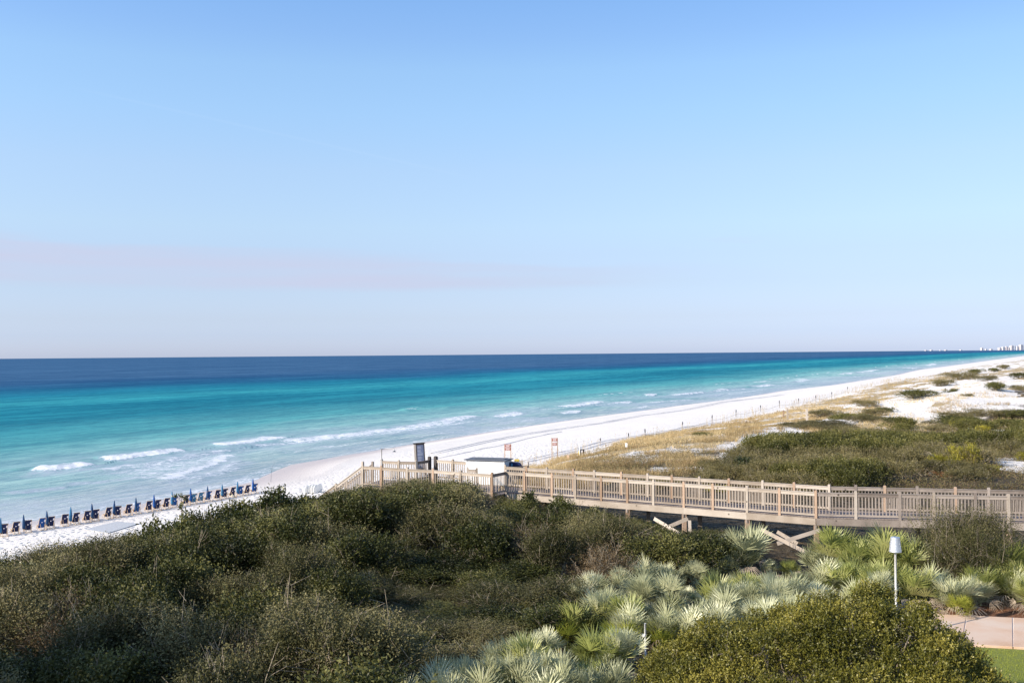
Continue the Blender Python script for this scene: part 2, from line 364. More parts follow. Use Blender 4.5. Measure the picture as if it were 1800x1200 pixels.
M['yel'] = leafmat('yellow_leaf', (0.10, 0.10, 0.012), (0.31, 0.28, 0.03), (0.56, 0.45, 0.06), wscale=0.2)
M['rust'] = leafmat('rusty_leaf', (0.20, 0.09, 0.03), (0.32, 0.15, 0.06), (0.42, 0.24, 0.10))
M['gold'] = leafmat('dry_grass_blade', (0.24, 0.165, 0.08), (0.53, 0.395, 0.20), (0.76, 0.62, 0.37), rough=0.8, transl=0.3, wscale=0.08, spec=0.1)
M['palm'] = leafmat('silver_frond', (0.11, 0.125, 0.055), (0.50, 0.51, 0.30), (0.86, 0.84, 0.59), rough=0.38, transl=0.2, wscale=0.8)
M['palmgreen'] = leafmat('green_frond', (0.08, 0.10, 0.02), (0.34, 0.37, 0.11), (0.70, 0.66, 0.30), rough=0.4, transl=0.25, wscale=0.8)
M['palmyel'] = leafmat('yellow_green_frond', (0.16, 0.19, 0.02), (0.36, 0.38, 0.06), (0.55, 0.50, 0.12), rough=0.5, transl=0.3, wscale=0.8)
M['deadfrond'] = leafmat('dry_frond', (0.16, 0.12, 0.08), (0.33, 0.26, 0.19), (0.50, 0.42, 0.33), rough=0.8, transl=0.1, wscale=0.8)

# ------------------------------------------------------------------ ground
def grid(ks, ys):
    K, Yy = np.meshgrid(ks, ys); X = K * Yy; n, m = K.shape
    idx = np.arange(n * m).reshape(n, m)
    F = np.stack([idx[:-1, :-1], idx[:-1, 1:], idx[1:, 1:], idx[1:, :-1]], -1).reshape(-1, 4)
    return X.ravel(), Yy.ravel(), F
gx, gy, gF = grid(np.concatenate([np.linspace(-1.15, -0.58, 60), np.linspace(-0.575, 0.575, 900), np.linspace(0.58, 1.25, 60)]), np.geomspace(7, 15000, 900))
gh = height(gx, gy)
gt = poly_dist(gx, gy, TOE); ge = poly_dist(gx, gy, EDGE); gs = poly_dist(gx, gy, SHORE)

# zones: outlines on the ground (found once from the photograph), tested in world x, y
def zone(px_list, h=0.0): return [ground(x, y, h)[:2] for x, y in px_list]
def inside(x, y, P):
    x = np.asarray(x, float); y = np.asarray(y, float); c = np.zeros(x.shape, bool); n = len(P)
    for i in range(n):
        x0, y0 = P[i]; x1, y1 = P[(i + 1) % n]
        m = ((y0 > y) != (y1 > y)) & (x < (x1 - x0) * (y - y0) / ((y1 - y0) + 1e-12) + x0); c ^= m
    return c
# bare white sand blow-outs
SANDZ = [zone(q) for q in (
    [(1545, 712), (1600, 690), (1640, 676), (1720, 664), (1830, 668), (1830, 708), (1720, 710), (1660, 712), (1668, 748), (1600, 752), (1560, 735)],
    [(1720, 664), (1800, 656), (1800, 668), (1745, 672)], [(1700, 652), (1800, 632), (1800, 645), (1730, 660)],
    [(1735, 808), (1800, 812), (1800, 835), (1760, 826)],
    [(1165, 834), (1280, 800), (1320, 772), (1385, 745), (1410, 760), (1365, 792), (1310, 815), (1250, 834)],
    [(1405, 746), (1440, 728), (1520, 740), (1500, 756)], [(1250, 790), (1300, 765), (1340, 752), (1330, 772), (1290, 790)], [(1110, 800), (1180, 785), (1190, 792), (1120, 806)], [(1475, 708), (1540, 712), (1535, 722), (1480, 720)],
    [(1130, 826), (1210, 815), (1215, 828), (1150, 834)])]
def any_in(x, y, Z):
    m = np.zeros(np.shape(x), bool)
    for P in Z: m |= inside(x, y, P)
    return m
wgx = gx + 0.03 * gy * fbm(gx / 14, gy / 14, 301, 4); wgy = gy * (1 + 0.09 * fbm(gx / 11, gy / 11, 302, 4))
sand_m = any_in(wgx, wgy, SANDZ).astype(float)
# vegetation density on the ground (leaf litter, low woody cover), 0 on the beach
nn = fbm(gx / 16, gy / 16, 31, 4)
cover = sstep(1, 14, gt + 7 * nn) * 1.0
litter = np.where(gy < 64, 1.0, 0.44 + 0.45 * sstep(95, 75, gy) + 0.75 * fbm(gx / 9, gy / 9, 33, 4)) * sstep(-8, 6, ge + np.where(gy > 80, 4 * nn - 4, 0))
litter = np.clip(litter * (1 - sand_m * 0.95), 0, 1)
dry = np.clip(0.85 * sstep(0, 8, gt + 5 * nn) * sstep(14, -6, ge + 6 * nn) * (0.72 + 0.9 * fbm(gx / 8, gy / 8, 35, 4)) * (1 - sand_m) * np.where(gy > 60, 1, 0.4), 0, 1)
wet = sstep(1, 0.2, gs / (6 + 12 * sstep(260, 170, gy)) + 0.25 * fbm(gx / 22, gy / 22, 77, 2))
GRASS_LAWN = [tuple(at(x, y, z=12.0)[:2]) for x, y in ((1560, 1150), (1800, 1156))]

m, t, p = mat('sand_ground'); P_ = geo_pos(t)
n1 = tex(t, scale=0.25, detail=5, vec=P_); n2 = tex(t, scale=3.2, detail=4, vec=P_, rough=0.65)
sandc = cramp(t, n1.outputs[0], [(0.3, (0.77, 0.715, 0.65)), (0.7, (0.83, 0.78, 0.715))])
n3 = tex(t, scale=1.1, detail=6, vec=P_, rough=0.7); lit = mrange(t, n3.outputs[0], 0.35, 0.62)
litc = cramp(t, tex(t, scale=2.6, detail=6, vec=P_, rough=0.7).outputs[0], [(0.3, (0.03, 0.022, 0.013)), (0.55, (0.085, 0.065, 0.04)), (0.75, (0.22, 0.17, 0.12))])
la = attr(t, 'litter'); lf = mrange(t, math_(t, 'ADD', la, math_(t, 'MULTIPLY_ADD', n3.outputs[0], 0.9, -0.45)), 0.28, 0.62)
dry_a = attr(t, 'dry'); df = mrange(t, math_(t, 'ADD', dry_a, math_(t, 'MULTIPLY_ADD', n3.outputs[0], 1.1, -0.55)), 0.42, 0.72)
dryc = cramp(t, n3.outputs[0], [(0.3, (0.26, 0.19, 0.10)), (0.7, (0.52, 0.40, 0.22))])
c = mix(t, df, sandc, dryc); c = mix(t, lf, c, litc)
wa = attr(t, 'wet'); c = mix(t, wa, c, (0.55, 0.47, 0.43))
t.links.new(c, p.inputs['Base Color'])
ro = math_(t, 'MULTIPLY_ADD', wa, -0.5, 0.92); t.links.new(ro, p.inputs['Roughness']); p.inputs['Specular IOR Level'].default_value = 0.25
# foot-trodden dimples
fp = tex(t, 'voronoi', scale=1.05, vec=mapping(t, P_, (1, 1, 0.1))); fpd = mrange(t, fp.outputs['Distance'], 0.0, 0.42)
tr_ = attr(t, 'trod'); hgt = math_(t, 'ADD', math_(t, 'MULTIPLY', fpd, math_(t, 'MULTIPLY', tr_, 1.0)), math_(t, 'MULTIPLY', n2.outputs[0], 0.35))
bump(t, p, hgt, 1.0, 0.30)
M['sand'] = m
trod = sstep(8, 22, gs) * (0.35 + 0.65 * sstep(230, 120, gy)) * sstep(0.30, 0.6, vnoise(gx / 18, gy / 18, 55) + 0.25)
go = mesh_np('ground', np.stack([gx, gy, gh], 1), gF[:, ::-1] if False else gF, M['sand'], attrs={'litter': litter, 'dry': dry, 'wet': wet, 'trod': trod}, smooth=True)
tag(go, kind='structure')

# ------------------------------------------------------------------ sea
wx, wy, wF = grid(np.concatenate([np.linspace(-1.2, -0.58, 90), np.linspace(-0.577, 0.56, 1500), np.linspace(0.57, 1.0, 40)]), 1.0 / np.linspace(1 / 62.0, 1 / 16000.0, 640))
wd_ = -poly_dist(wx, wy, SHORE)
warp = fbm(wx / 260, wy / 260, 41, 3)
warp2 = fbm(wx / 60, wy / 60, 43, 3)
dd = wd_ * (1 + 0.22 * warp) + 10 * warp2 * sstep(10, 80, wd_)
foam = np.zeros_like(wx); wash = np.zeros_like(wx); lift = np.zeros_like(wx); face = np.zeros_like(wx)
def inside_np(x, y, P):
    c = np.zeros(x.shape, bool); n = len(P)
    for i in range(n):
        x0, y0 = P[i]; x1, y1 = P[(i + 1) % n]
        c ^= ((y0 > y) != (y1 > y)) & (x < (x1 - x0) * (y - y0) / ((y1 - y0) + 1e-12) + x0)
    return c
def breaker(pts, wid, amp, lh=0.0, tail=0.0, seed=1):
    """pts: photograph points of the white water's shoreward edge, left to right"""
    global foam, wash, lift, face
    P = [tuple(at(x, y, z=0.0)[:2]) for x, y in pts]
    mid = np.mean(P, 0); m = (np.hypot(wx - mid[0], wy - mid[1]) < np.hypot(*(np.array(P[0]) - P[-1])) * 0.75 + 40)
    i = np.where(m)[0]; x, y = wx[i], wy[i]
    nx = fbm(x / 3.2, y / 3.2, seed * 7 + 3, 3); nw = fbm(x / 12, y / 12, seed * 7 + 5, 2)
    L = [0.0]
    for a, b in zip(P[:-1], P[1:]): L.append(L[-1] + math.dist(a, b))
    best = np.full(x.shape, 1e18); s = np.zeros(x.shape); sg = np.ones(x.shape)
    for k, (a, b) in enumerate(zip(P[:-1], P[1:])):
        dx, dy = b[0] - a[0], b[1] - a[1]; L2 = dx * dx + dy * dy
        tt = ((x - a[0]) * dx + (y - a[1]) * dy) / L2; tc_ = np.clip(tt, 0, 1)
        qx = x - a[0] - tc_ * dx; qy = y - a[1] - tc_ * dy; d = qx * qx + qy * qy; mm = d < best
        best = np.where(mm, d, best); s = np.where(mm, L[k] + tc_ * math.sqrt(L2), s); sg = np.where(mm, np.sign(qx * dy - qy * dx), sg)
    d = -np.sqrt(best) * sg + 1.7 * nx + 1.3 * nw * min(1.0, wid / 5)       # positive seaward
    u = s / L[-1]; env = sstep(0, 0.10, u) * sstep(1, 0.93, u)
    w = wid * (0.7 + 0.5 * nw + 0.3)
    f = sstep(-0.5, 0.4, d) * sstep(w * 1.7, w * 0.35, d) * env * amp
    foam[i] = np.maximum(foam[i], f)
    lift[i] = np.maximum(lift[i], lh * np.exp(-((d - wid * 0.7) / (wid * 0.75)) ** 2) * (0.3 + 0.7 * env) * (1 + 0.35 * nx))
    if tail: wash[i] = np.maximum(wash[i], sstep(-tail, 0, d) * sstep(w * 2.4, w, d) * sstep(0, 0.15, u) * sstep(1, 0.85, u))
breaker([(44, 829), (90, 828), (140, 824), (174, 817)], 5.5, 0.95, 0.75, 14, 1)
breaker([(178, 811), (215, 808), (270, 802), (342, 792)], 5.5, 0.92, 0.75, 20, 2)
breaker([(382, 785), (430, 781), (470, 776), (502, 769)], 5.5, 0.95, 0.6, 10, 3)
breaker([(470, 783), (560, 774), (640, 765), (720, 755), (790, 745), (852, 730)], 6.5, 0.82, 0.5, 10, 4)
breaker([(262, 848), (300, 842), (335, 831), (368, 822), (392, 815), (400, 806), (420, 797)], 3.6, 0.85, 0.15, 6, 5)
breaker([(225, 838), (280, 826), (320, 817), (380, 805)], 5.0, 0.52, 0.1, 8, 15)
breaker([(885, 734), (905, 730), (924, 725)], 5, 0.9, 0.4, 4, 6)
breaker([(972, 716), (1010, 715), (1040, 712), (1070, 706)], 6, 0.85, 0.6, 6, 7)
breaker([(985, 728), (1010, 727), (1022, 722)], 5, 0.8, 0.3, 0, 8)
breaker([(1130, 697), (1145, 697), (1160, 693)], 6, 0.8, 0.6, 0, 9)
breaker([(1178, 696), (1210, 694), (1248, 690)], 5, 0.85, 0.6, 6, 10)
breaker([(1255, 689), (1272, 688), (1282, 684)], 6, 0.7, 0.5, 0, 11)
breaker([(1085, 710), (1105, 709), (1122, 706)], 6, 0.8, 0.4, 0, 12)
breaker([(1120, 718), (1140, 716), (1150, 713)], 4, 0.75, 0.2, 0, 13)
breaker([(1140, 708), (1180, 706), (1225, 703)], 5, 0.7, 0.3, 0, 14)
breaker([(1320, 681), (1345, 680), (1364, 676)], 6, 0.75, 0.5, 0, 16)
breaker([(1318, 672), (1340, 672), (1362, 670)], 7, 0.75, 0.5, 0, 17)
breaker([(1406, 672), (1425, 669), (1418, 666)], 8, 0.7, 0.5, 0, 18)
breaker([(1482, 659), (1500, 657), (1498, 655)], 10, 0.7, 0.5, 0, 19)
breaker([(1505, 655), (1530, 654), (1547, 650)], 9, 0.8, 0.5, 0, 20)
breaker([(1574, 643), (1590, 642)], 12, 0.7, 0.5, 0, 21)
breaker([(1580, 646), (1600, 648), (1618, 649)], 9, 0.8, 0.5, 0, 22)
breaker([(1632, 643), (1648, 641), (1645, 639)], 11, 0.8, 0.5, 0, 23)
breaker([(1660, 636), (1672, 635)], 14, 0.7, 0.5, 0, 24)
breaker([(1730, 629), (1775, 625)], 20, 0.5, 0.3, 0, 25)
breaker([(725, 722), (745, 717)], 4, 0.55, 0.7, 0, 26)
breaker([(480, 800), (560, 788), (640, 779), (720, 771), (780, 764)], 1.8, 0.5, 0.1, 0, 27)
breaker([(330, 852), (352, 846), (372, 838), (400, 832), (428, 820)], 1.6, 0.5, 0.1, 0, 28)
breaker([(395, 858), (430, 851), (462, 838), (475, 829)], 1.5, 0.6, 0.05, 0, 29)
breaker([(372, 790), (440, 785), (520, 779), (600, 771), (700, 760), (800, 747), (850, 738)], 3.0, 0.62, 0.15, 8, 31)
breaker([(150, 834), (220, 824), (300, 812), (360, 800), (420, 790)], 3.0, 0.6, 0.2, 6, 32)
breaker([(250, 852), (300, 847), (350, 838), (400, 826), (426, 808)], 1.6, 0.6, 0.1, 4, 33)
breaker([(100, 852), (200, 846), (260, 836)], 1.8, 0.42, 0.1, 3, 34)
breaker([(0, 868), (60, 862), (130, 856)], 1.8, 0.38, 0.1, 3, 35)
breaker([(520, 790), (600, 782), (680, 773), (760, 764), (830, 755)], 1.2, 0.6, 0.1, 0, 36)
breaker([(600, 790), (680, 780), (760, 770)], 1.0, 0.45, 0.05, 0, 37)
breaker([(860, 748), (930, 739), (985, 732)], 1.6, 0.55, 0.15, 3, 38)
breaker([(930, 722), (990, 718), (1060, 712), (1130, 707)], 2.4, 0.55, 0.2, 0, 39)
breaker([(1240, 697), (1300, 691), (1350, 684)], 3.0, 0.6, 0.2, 0, 40)
LP = [tuple(at(x, y, z=0.0)[:2]) for x, y in ((215, 828), (300, 806), (400, 790), (424, 797), (395, 818), (330, 836), (262, 848))]
lace = inside_np(wx + 4 * fbm(wx / 9, wy / 9, 91, 2), wy + 4 * fbm(wx / 9, wy / 9, 92, 2), LP) * 0.46
foam = np.maximum(foam, lace)
LP2 = [tuple(at(x, y, z=0.0)[:2]) for x, y in ((400, 790), (560, 774), (852, 734), (860, 742), (600, 786), (430, 800))]
foam = np.maximum(foam, inside_np(wx + 3 * fbm(wx / 9, wy / 9, 93, 2), wy + 3 * fbm(wx / 9, wy / 9, 94, 2), LP2) * 0.26)
# thin swash edge along the sand
sw = sstep(2.6, 0.9, np.abs(wd_ - 1.6 - 1.2 * fbm(wx / 9, wy / 9, 61, 3))) * 0.62 * (0.4 + 0.6 * vnoise(wx / 20, wy / 20, 62))
foam = np.maximum(foam, sw)
# ragged lines of white water between the bars, more to the right
sp = 46.0; ph = (wd_ + 9 * fbm(wx / 70, wy / 70, 63, 3)) / sp
ln = 1 - np.abs((ph % 1.0) - 0.5) * 2
ln = sstep(0.90, 0.99, ln) * sstep(0.60, 0.78, vnoise(wx / 34, wy / 34, 66)) * sstep(125, 90, wd_) * sstep(6, 14, wd_) * sstep(330, 520, wy)
foam = np.maximum(foam, ln * 0.85)
swell = 0.16 * np.sin((wd_ + 8 * fbm(wx / 90, wy / 90, 71, 2)) / 15.0 * 2 * np.pi) * sstep(700, 60, wd_) * sstep(3, 30, wd_)
wz = np.where(wd_ < -1.0, -0.15, 0) + lift + swell * 0.8 + 0.0
wz = np.where(wd_ < 3, np.minimum(wz, 0.05 + 0.02 * wd_), wz)

m, t, p = mat('sea_water'); P_ = geo_pos(t)
da = attr(t, 'offshore'); 
# streaks lie along the shore (about 27 degrees off the view axis)
mv = mapping(t, P_, (1, 1, 1), (0, 0, R(-62.5)))
mv2 = mapping(t, mv, (0.22, 1.0, 1))
chop1 = tex(t, scale=0.55, detail=5, vec=mv2, rough=0.7); chop2 = tex(t, scale=0.06, detail=8, vec=mv2, rough=0.72); chop3 = tex(t, scale=2.4, detail=3, vec=mv2)
dn = math_(t, 'DIVIDE', math_(t, 'ADD', da, math_(t, 'MULTIPLY_ADD', chop2.outputs[0], 60, -30)), 700.0)
WATER = [(0.0, (0.44, 0.52, 0.51)), (0.03, (0.33, 0.50, 0.49)), (0.075, (0.25, 0.49, 0.475)), (0.13, (0.085, 0.37, 0.385)), (0.21, (0.018, 0.225, 0.29)),
         (0.31, (0.018, 0.225, 0.30)), (0.40, (0.035, 0.305, 0.36)), (0.50, (0.016, 0.20, 0.29)), (0.62, (0.020, 0.13, 0.245)), (0.80, (0.032, 0.115, 0.235)), (1.0, (0.048, 0.132, 0.25))]
wc = cramp(t, dn, WATER)
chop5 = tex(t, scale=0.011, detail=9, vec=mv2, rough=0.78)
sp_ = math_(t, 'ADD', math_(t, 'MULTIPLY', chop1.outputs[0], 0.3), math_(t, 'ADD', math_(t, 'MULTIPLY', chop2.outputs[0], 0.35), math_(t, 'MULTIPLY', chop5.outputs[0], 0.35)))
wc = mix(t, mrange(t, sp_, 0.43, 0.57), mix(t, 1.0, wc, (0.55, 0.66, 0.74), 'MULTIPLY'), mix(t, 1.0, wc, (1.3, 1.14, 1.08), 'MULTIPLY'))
fa = attr(t, 'foam'); fn = tex(t, scale=1.1, detail=8, vec=mapping(t, mv, (0.6, 1, 1)), rough=0.8); fn2 = tex(t, scale=0.30, detail=6, vec=P_, rough=0.7)
ff = mrange(t, math_(t, 'ADD', fa, math_(t, 'MULTIPLY_ADD', fn.outputs[0], 2.6, math_(t, 'MULTIPLY_ADD', fn2.outputs[0], 1.2, -1.9))), 0.42, 0.86)
ff = math_(t, 'MULTIPLY', ff, mrange(t, fa, 0.03, 0.25))
was = attr(t, 'wash'); wf = math_(t, 'MULTIPLY', was, mrange(t, math_(t, 'ADD', fn.outputs[0], fn2.outputs[0]), 0.78, 1.2, 0.25, 0.9))
wc = mix(t, wf, wc, (0.45, 0.50, 0.57))
fc = attr(t, 'face'); wc = mix(t, fc, wc, (0.12, 0.46, 0.36))
wc = mix(t, ff, wc, (0.82, 0.83, 0.84))
t.links.new(wc, p.inputs['Base Color'])
t.links.new(math_(t, 'MULTIPLY_ADD', ff, 0.5, 0.30), p.inputs['Roughness'])
bh = math_(t, 'ADD', math_(t, 'MULTIPLY', chop1.outputs[0], 0.55), math_(t, 'ADD', math_(t, 'MULTIPLY', chop3.outputs[0], 0.12), math_(t, 'MULTIPLY', chop2.outputs[0], 1.6)))
p.inputs['Specular IOR Level'].default_value = 0.0
nb = bump(t, p, bh, 0.9, 0.6); nb2 = bump(t, p, fn.outputs[0], 0.5, 0.25, nb)
# a wind-roughened sea returns only a small share of the sky
gl = N(t, 'ShaderNodeBsdfGlossy'); gl.inputs['Roughness'].default_value = 0.22; t.links.new(nb, gl.inputs['Normal']); df_ = N(t, 'ShaderNodeBsdfDiffuse'); t.links.new(wc, df_.inputs[0]); t.links.new(nb2, df_.inputs['Normal'])
ms = N(t, 'ShaderNodeMixShader'); t.links.new(mrange(t, da, 10, 220, 0.13, 0.022), ms.inputs[0]); t.links.new(df_.outputs[0], ms.inputs[1]); t.links.new(gl.outputs[0], ms.inputs[2])
t.links.new(ms.outputs[0], [n for n in t.nodes if n.type == 'OUTPUT_MATERIAL'][0].inputs[0])
M['sea'] = m
face = np.exp(-((lift - 0.0) * 0)) * 0
shal = np.clip(dd, 0, 5000)
# shallow inner trough: suspended sand, with sky reflection painted into its grey-lavender colour
wash = np.maximum(wash, sstep(70, 25, wd_) * sstep(0.30, 0.58, vnoise(wx / 26, wy / 14, 81) * 0.6 + 0.4 * vnoise(wx / 70, wy / 70, 82)) * 0.8)
greenface = sstep(0.12, 0.5, lift) * sstep(0.3, 0.05, foam)
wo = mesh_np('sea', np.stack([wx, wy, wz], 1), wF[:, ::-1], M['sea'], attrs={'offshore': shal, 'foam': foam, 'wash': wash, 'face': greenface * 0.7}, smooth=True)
tag(wo, kind='structure')

# vehicle tracks pressed into the beach: low ridges that follow the sand
def ridge(px_pts, wdt=0.32, hh=0.13, gap=0.0, seed=0, z=3.0):
    P = [ground(x, y)[:2] for x, y in px_pts]; pts = []
    for a, b in zip(P[:-1], P[1:]):
        n = max(2, int(math.dist(a, b) / 1.2))
        for i in range(n): pts.append(np.array(a) + (np.array(b) - a) * i / n)
    pts = np.array(pts); d = np.gradient(pts, axis=0); d /= np.linalg.norm(d, axis=1)[:, None]; nrm = np.stack([-d[:, 1], d[:, 0]], 1)
    wob = 0.25 * fbm(np.arange(len(pts)) / 9.0, np.full(len(pts), seed * 3.1), seed, 2)[:, None]
    hv = hh * (0.45 + 0.9 * vnoise(np.arange(len(pts)) / 2.3, np.full(len(pts), seed + 0.5), seed))
    rows = []
    for off, k in ((-wdt, -0.04), (-wdt * 0.25, 1.0), (wdt * 0.25, 0.9), (wdt, -0.04)):
        q = pts + nrm * (off + gap) + nrm * wob; rows.append(np.stack([q[:, 0], q[:, 1], height(q[:, 0], q[:, 1]) + hv * k + (0 if k > 0 else 0)], 1))
    V = np.stack(rows, 1); n = len(pts); idx = np.arange(n * 4).reshape(n, 4)
    F = np.stack([idx[:-1, :-1], idx[:-1, 1:], idx[1:, 1:], idx[1:, :-1]], -1).reshape(-1, 4)
    return V.reshape(-1, 3), F
m, t, p = mat('pressed_sand'); p.inputs['Base Color'].default_value = (0.62, 0.58, 0.545, 1); p.inputs['Roughness'].default_value = 0.9
t.links.new(cramp(t, tex(t, scale=1.5, detail=4, vec=geo_pos(t)).outputs[0], [(0.3, (0.50, 0.47, 0.45)), (0.7, (0.74, 0.70, 0.66))]), p.inputs['Base Color'])
M['track'] = m
VV, FF, base = [], [], 0
TR = [([(775, 796), (860, 777), (930, 763), (1000, 753), (1060, 744), (1130, 731), (1200, 722), (1280, 706), (1380, 694)], (0.0, 1.9)),
      ([(740, 812), (800, 800), (870, 785), (930, 770), (990, 758)], (0.0,)),
      ([(930, 812), (980, 800), (1030, 789), (1080, 775), (1180, 758), (1270, 742)], (0.0, 1.8))]
for i, (pp, gaps) in enumerate(TR):
    for g in gaps:
        v, f = ridge(pp, 0.34, 0.15, g, i + 1); VV.append(v); FF.append(f + base); base += len(v)
tk = mesh_np('tyre_tracks', np.concatenate(VV), np.concatenate(FF), M['track'], smooth=False); tag(tk, kind='structure')

# ------------------------------------------------------------------ plants: mesh generators
def unit(v): return v / (np.linalg.norm(v, axis=-1, keepdims=True) + 1e-9)
def leaves(C_, D, L, W, rng):
    """rhombus leaves: base point C_, direction D"""
    D = unit(D); S = unit(np.cross(D, rng.normal(size=D.shape))); n = len(C_)
    L = np.broadcast_to(L, n)[:, None]; W = np.broadcast_to(W, n)[:, None]
    mid = C_ + D * L * 0.5 + np.cross(D, S) * L * 0.08
    V = np.stack([C_, mid + S * W * 0.5, C_ + D * L, mid - S * W * 0.5], 1).reshape(-1, 3)
    F = np.arange(4 * n).reshape(n, 4); return V, F
def limb_tubes(segs, n=4):
    """segs: list of (points, radii) -> one quad mesh"""
    V, F, b = [], [], 0
    for pts, rad in segs:
        pts = np.asarray(pts, float); d = unit(np.gradient(pts, axis=0)); ref = np.tile([0.31, 0.17, 0.93], (len(pts), 1))
        a = unit(np.cross(d, ref)); c = np.cross(d, a); ang = np.arange(n) * 2 * np.pi / n
        ring = pts[:, None, :] + np.asarray(rad)[:, None, None] * (a[:, None, :] * np.cos(ang)[None, :, None] + c[:, None, :] * np.sin(ang)[None, :, None])
        V.append(ring.reshape(-1, 3)); m = len(pts); idx = b + np.arange(m * n).reshape(m, n); nx = np.roll(idx, -1, 1)
        F.append(np.stack([idx[:-1], nx[:-1], nx[1:], idx[1:]], -1).reshape(-1, 4)); b += m * n
    return np.concatenate(V), np.concatenate(F)
def shrub_mesh(seed, rad, h, nsprig, per, ll, lw, lumps=7, upb=0.55, splen=0.42, twigs=60, fuzz=0.35, twlen=0.5, base_open=0.12, spread=0.74):
    rng = np.random.default_rng(seed)
    # sub-crowns
    th = rng.uniform(0, 2 * np.pi, lumps); rr = rad * spread * np.sqrt(rng.uniform(0, 1, lumps))
    lc = np.stack([rr * np.cos(th), rr * np.sin(th), h * rng.uniform(0.30, 0.66, lumps)], 1); lr = rng.uniform(0.24, 0.52, lumps) * rad
    lc[0] = (0, 0, h * 0.6)
    k = rng.integers(0, lumps, nsprig); dirs = unit(rng.normal(size=(nsprig, 3)) + [0, 0, upb]); shell = rng.uniform(0.35, 1.0, nsprig) ** 0.6
    A = lc[k] + dirs * (lr[k] * shell)[:, None] * [1, 1, min(1.0, h / (rad * 1.5) + 0.25)]
    A[:, 2] = np.clip(A[:, 2], h * base_open, h * 1.05)
    D = unit(dirs * 0.8 + [0, 0, upb] + rng.normal(size=dirs.shape) * 0.35); Ls = splen * rng.uniform(0.5, 1 + fuzz * 2, nsprig)
    t = (np.arange(per) + 0.5) / per; P = A[:, None, :] + D[:, None, :] * (Ls[:, None] * t[None, :])[:, :, None]
    P = P + rng.normal(size=P.shape) * ll * 0.35; LD = unit(D[:, None, :] * 0.7 + rng.normal(size=P.shape) * 0.75)
    n = nsprig * per; V, F = leaves(P.reshape(-1, 3), LD.reshape(-1, 3), ll * rng.uniform(0.6, 1.25, n), lw * rng.uniform(0.6, 1.25, n), rng)
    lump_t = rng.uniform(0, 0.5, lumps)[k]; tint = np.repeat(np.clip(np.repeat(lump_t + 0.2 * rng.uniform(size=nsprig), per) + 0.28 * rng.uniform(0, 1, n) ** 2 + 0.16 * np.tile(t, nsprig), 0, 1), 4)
    segs = []
    for j in range(lumps):
        e = lc[j]; b = np.array([rng.normal() * 0.06, rng.normal() * 0.06, -0.15]); mdl = (b + e) * 0.5 + rng.normal(size=3) * 0.10 * rad
        segs.append(([b, mdl, e], [0.045 * rad, 0.028 * rad, 0.012]))
        for q in range(3):
            o = e + unit(rng.normal(size=3) + [0, 0, 0.6]) * lr[j] * 0.9; segs.append(([mdl, (mdl + o) / 2 + rng.normal(size=3) * 0.05, o], [0.016, 0.012, 0.006]))
    tw = rng.integers(0, nsprig, twigs)
    for i in tw:
        a = A[i] - D[i] * 0.25; d2 = unit(D[i] + rng.normal(size=3) * 0.35); L = twlen * rng.uniform(0.6, 1.4) * (1.6 if rng.uniform() < 0.07 else 1.0); m_ = a + D[i] * L * 0.5; e = m_ + d2 * L * 0.5
        segs.append(([a, m_, e], [0.011, 0.009, 0.004]))
        for q in range(2):
            s0 = a + (e - a) * rng.uniform(0.4, 0.8); segs.append(([s0, s0 + unit(d2 + rng.normal(size=3) * 0.6) * L * 0.3], [0.007, 0.003]))
    TV, TF = limb_tubes(segs, 3)
    return V, F, tint, TV, TF
PROTO = {}
def shrub_proto(key, name, leafm, barkm, **kw):
    V, F, tint, TV, TF = shrub_mesh(**kw)
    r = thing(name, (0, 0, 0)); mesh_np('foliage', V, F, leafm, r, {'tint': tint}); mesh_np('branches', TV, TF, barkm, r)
    PROTO[key] = [r, False]; return r
def put(key, x, y, z, s=1.0, sz=None, rz=0.0, label=None, cat=None, group=None):
    pr = PROTO[key]
    if not pr[1]: o = pr[0]; pr[1] = True
    else:
        o = copy_tree(pr[0])
        for k_ in ('group',):
            if k_ in o: del o[k_]
    o.location = (float(x), float(y), float(z)); o.scale = (s, s, sz if sz else s); o.rotation_euler = (0, 0, rz)
    return tag(o, label, cat, group)

for i in range(6):
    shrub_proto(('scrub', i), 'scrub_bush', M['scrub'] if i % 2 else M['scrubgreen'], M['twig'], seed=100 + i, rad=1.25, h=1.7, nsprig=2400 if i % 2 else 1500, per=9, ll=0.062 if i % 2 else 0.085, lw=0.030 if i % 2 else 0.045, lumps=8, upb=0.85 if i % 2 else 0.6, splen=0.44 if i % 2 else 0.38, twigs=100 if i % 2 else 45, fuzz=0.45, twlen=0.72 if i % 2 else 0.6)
for i in range(2):
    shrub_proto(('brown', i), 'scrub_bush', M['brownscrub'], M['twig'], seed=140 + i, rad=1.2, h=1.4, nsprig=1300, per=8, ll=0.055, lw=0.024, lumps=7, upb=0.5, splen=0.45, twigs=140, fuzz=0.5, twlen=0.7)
for i in range(3):
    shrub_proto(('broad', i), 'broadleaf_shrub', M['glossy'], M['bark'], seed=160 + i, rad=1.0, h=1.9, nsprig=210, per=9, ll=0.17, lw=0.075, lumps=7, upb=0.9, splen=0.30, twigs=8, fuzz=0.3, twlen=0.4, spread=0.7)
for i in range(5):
    shrub_proto(('dune', i), 'dune_shrub', M['dune'], M['twig'], seed=180 + i, rad=2.2, h=1.3, nsprig=1100, per=7, ll=0.11, lw=0.055, lumps=12, upb=0.7, splen=0.34, twigs=50, fuzz=0.3, twlen=0.6, spread=0.8)
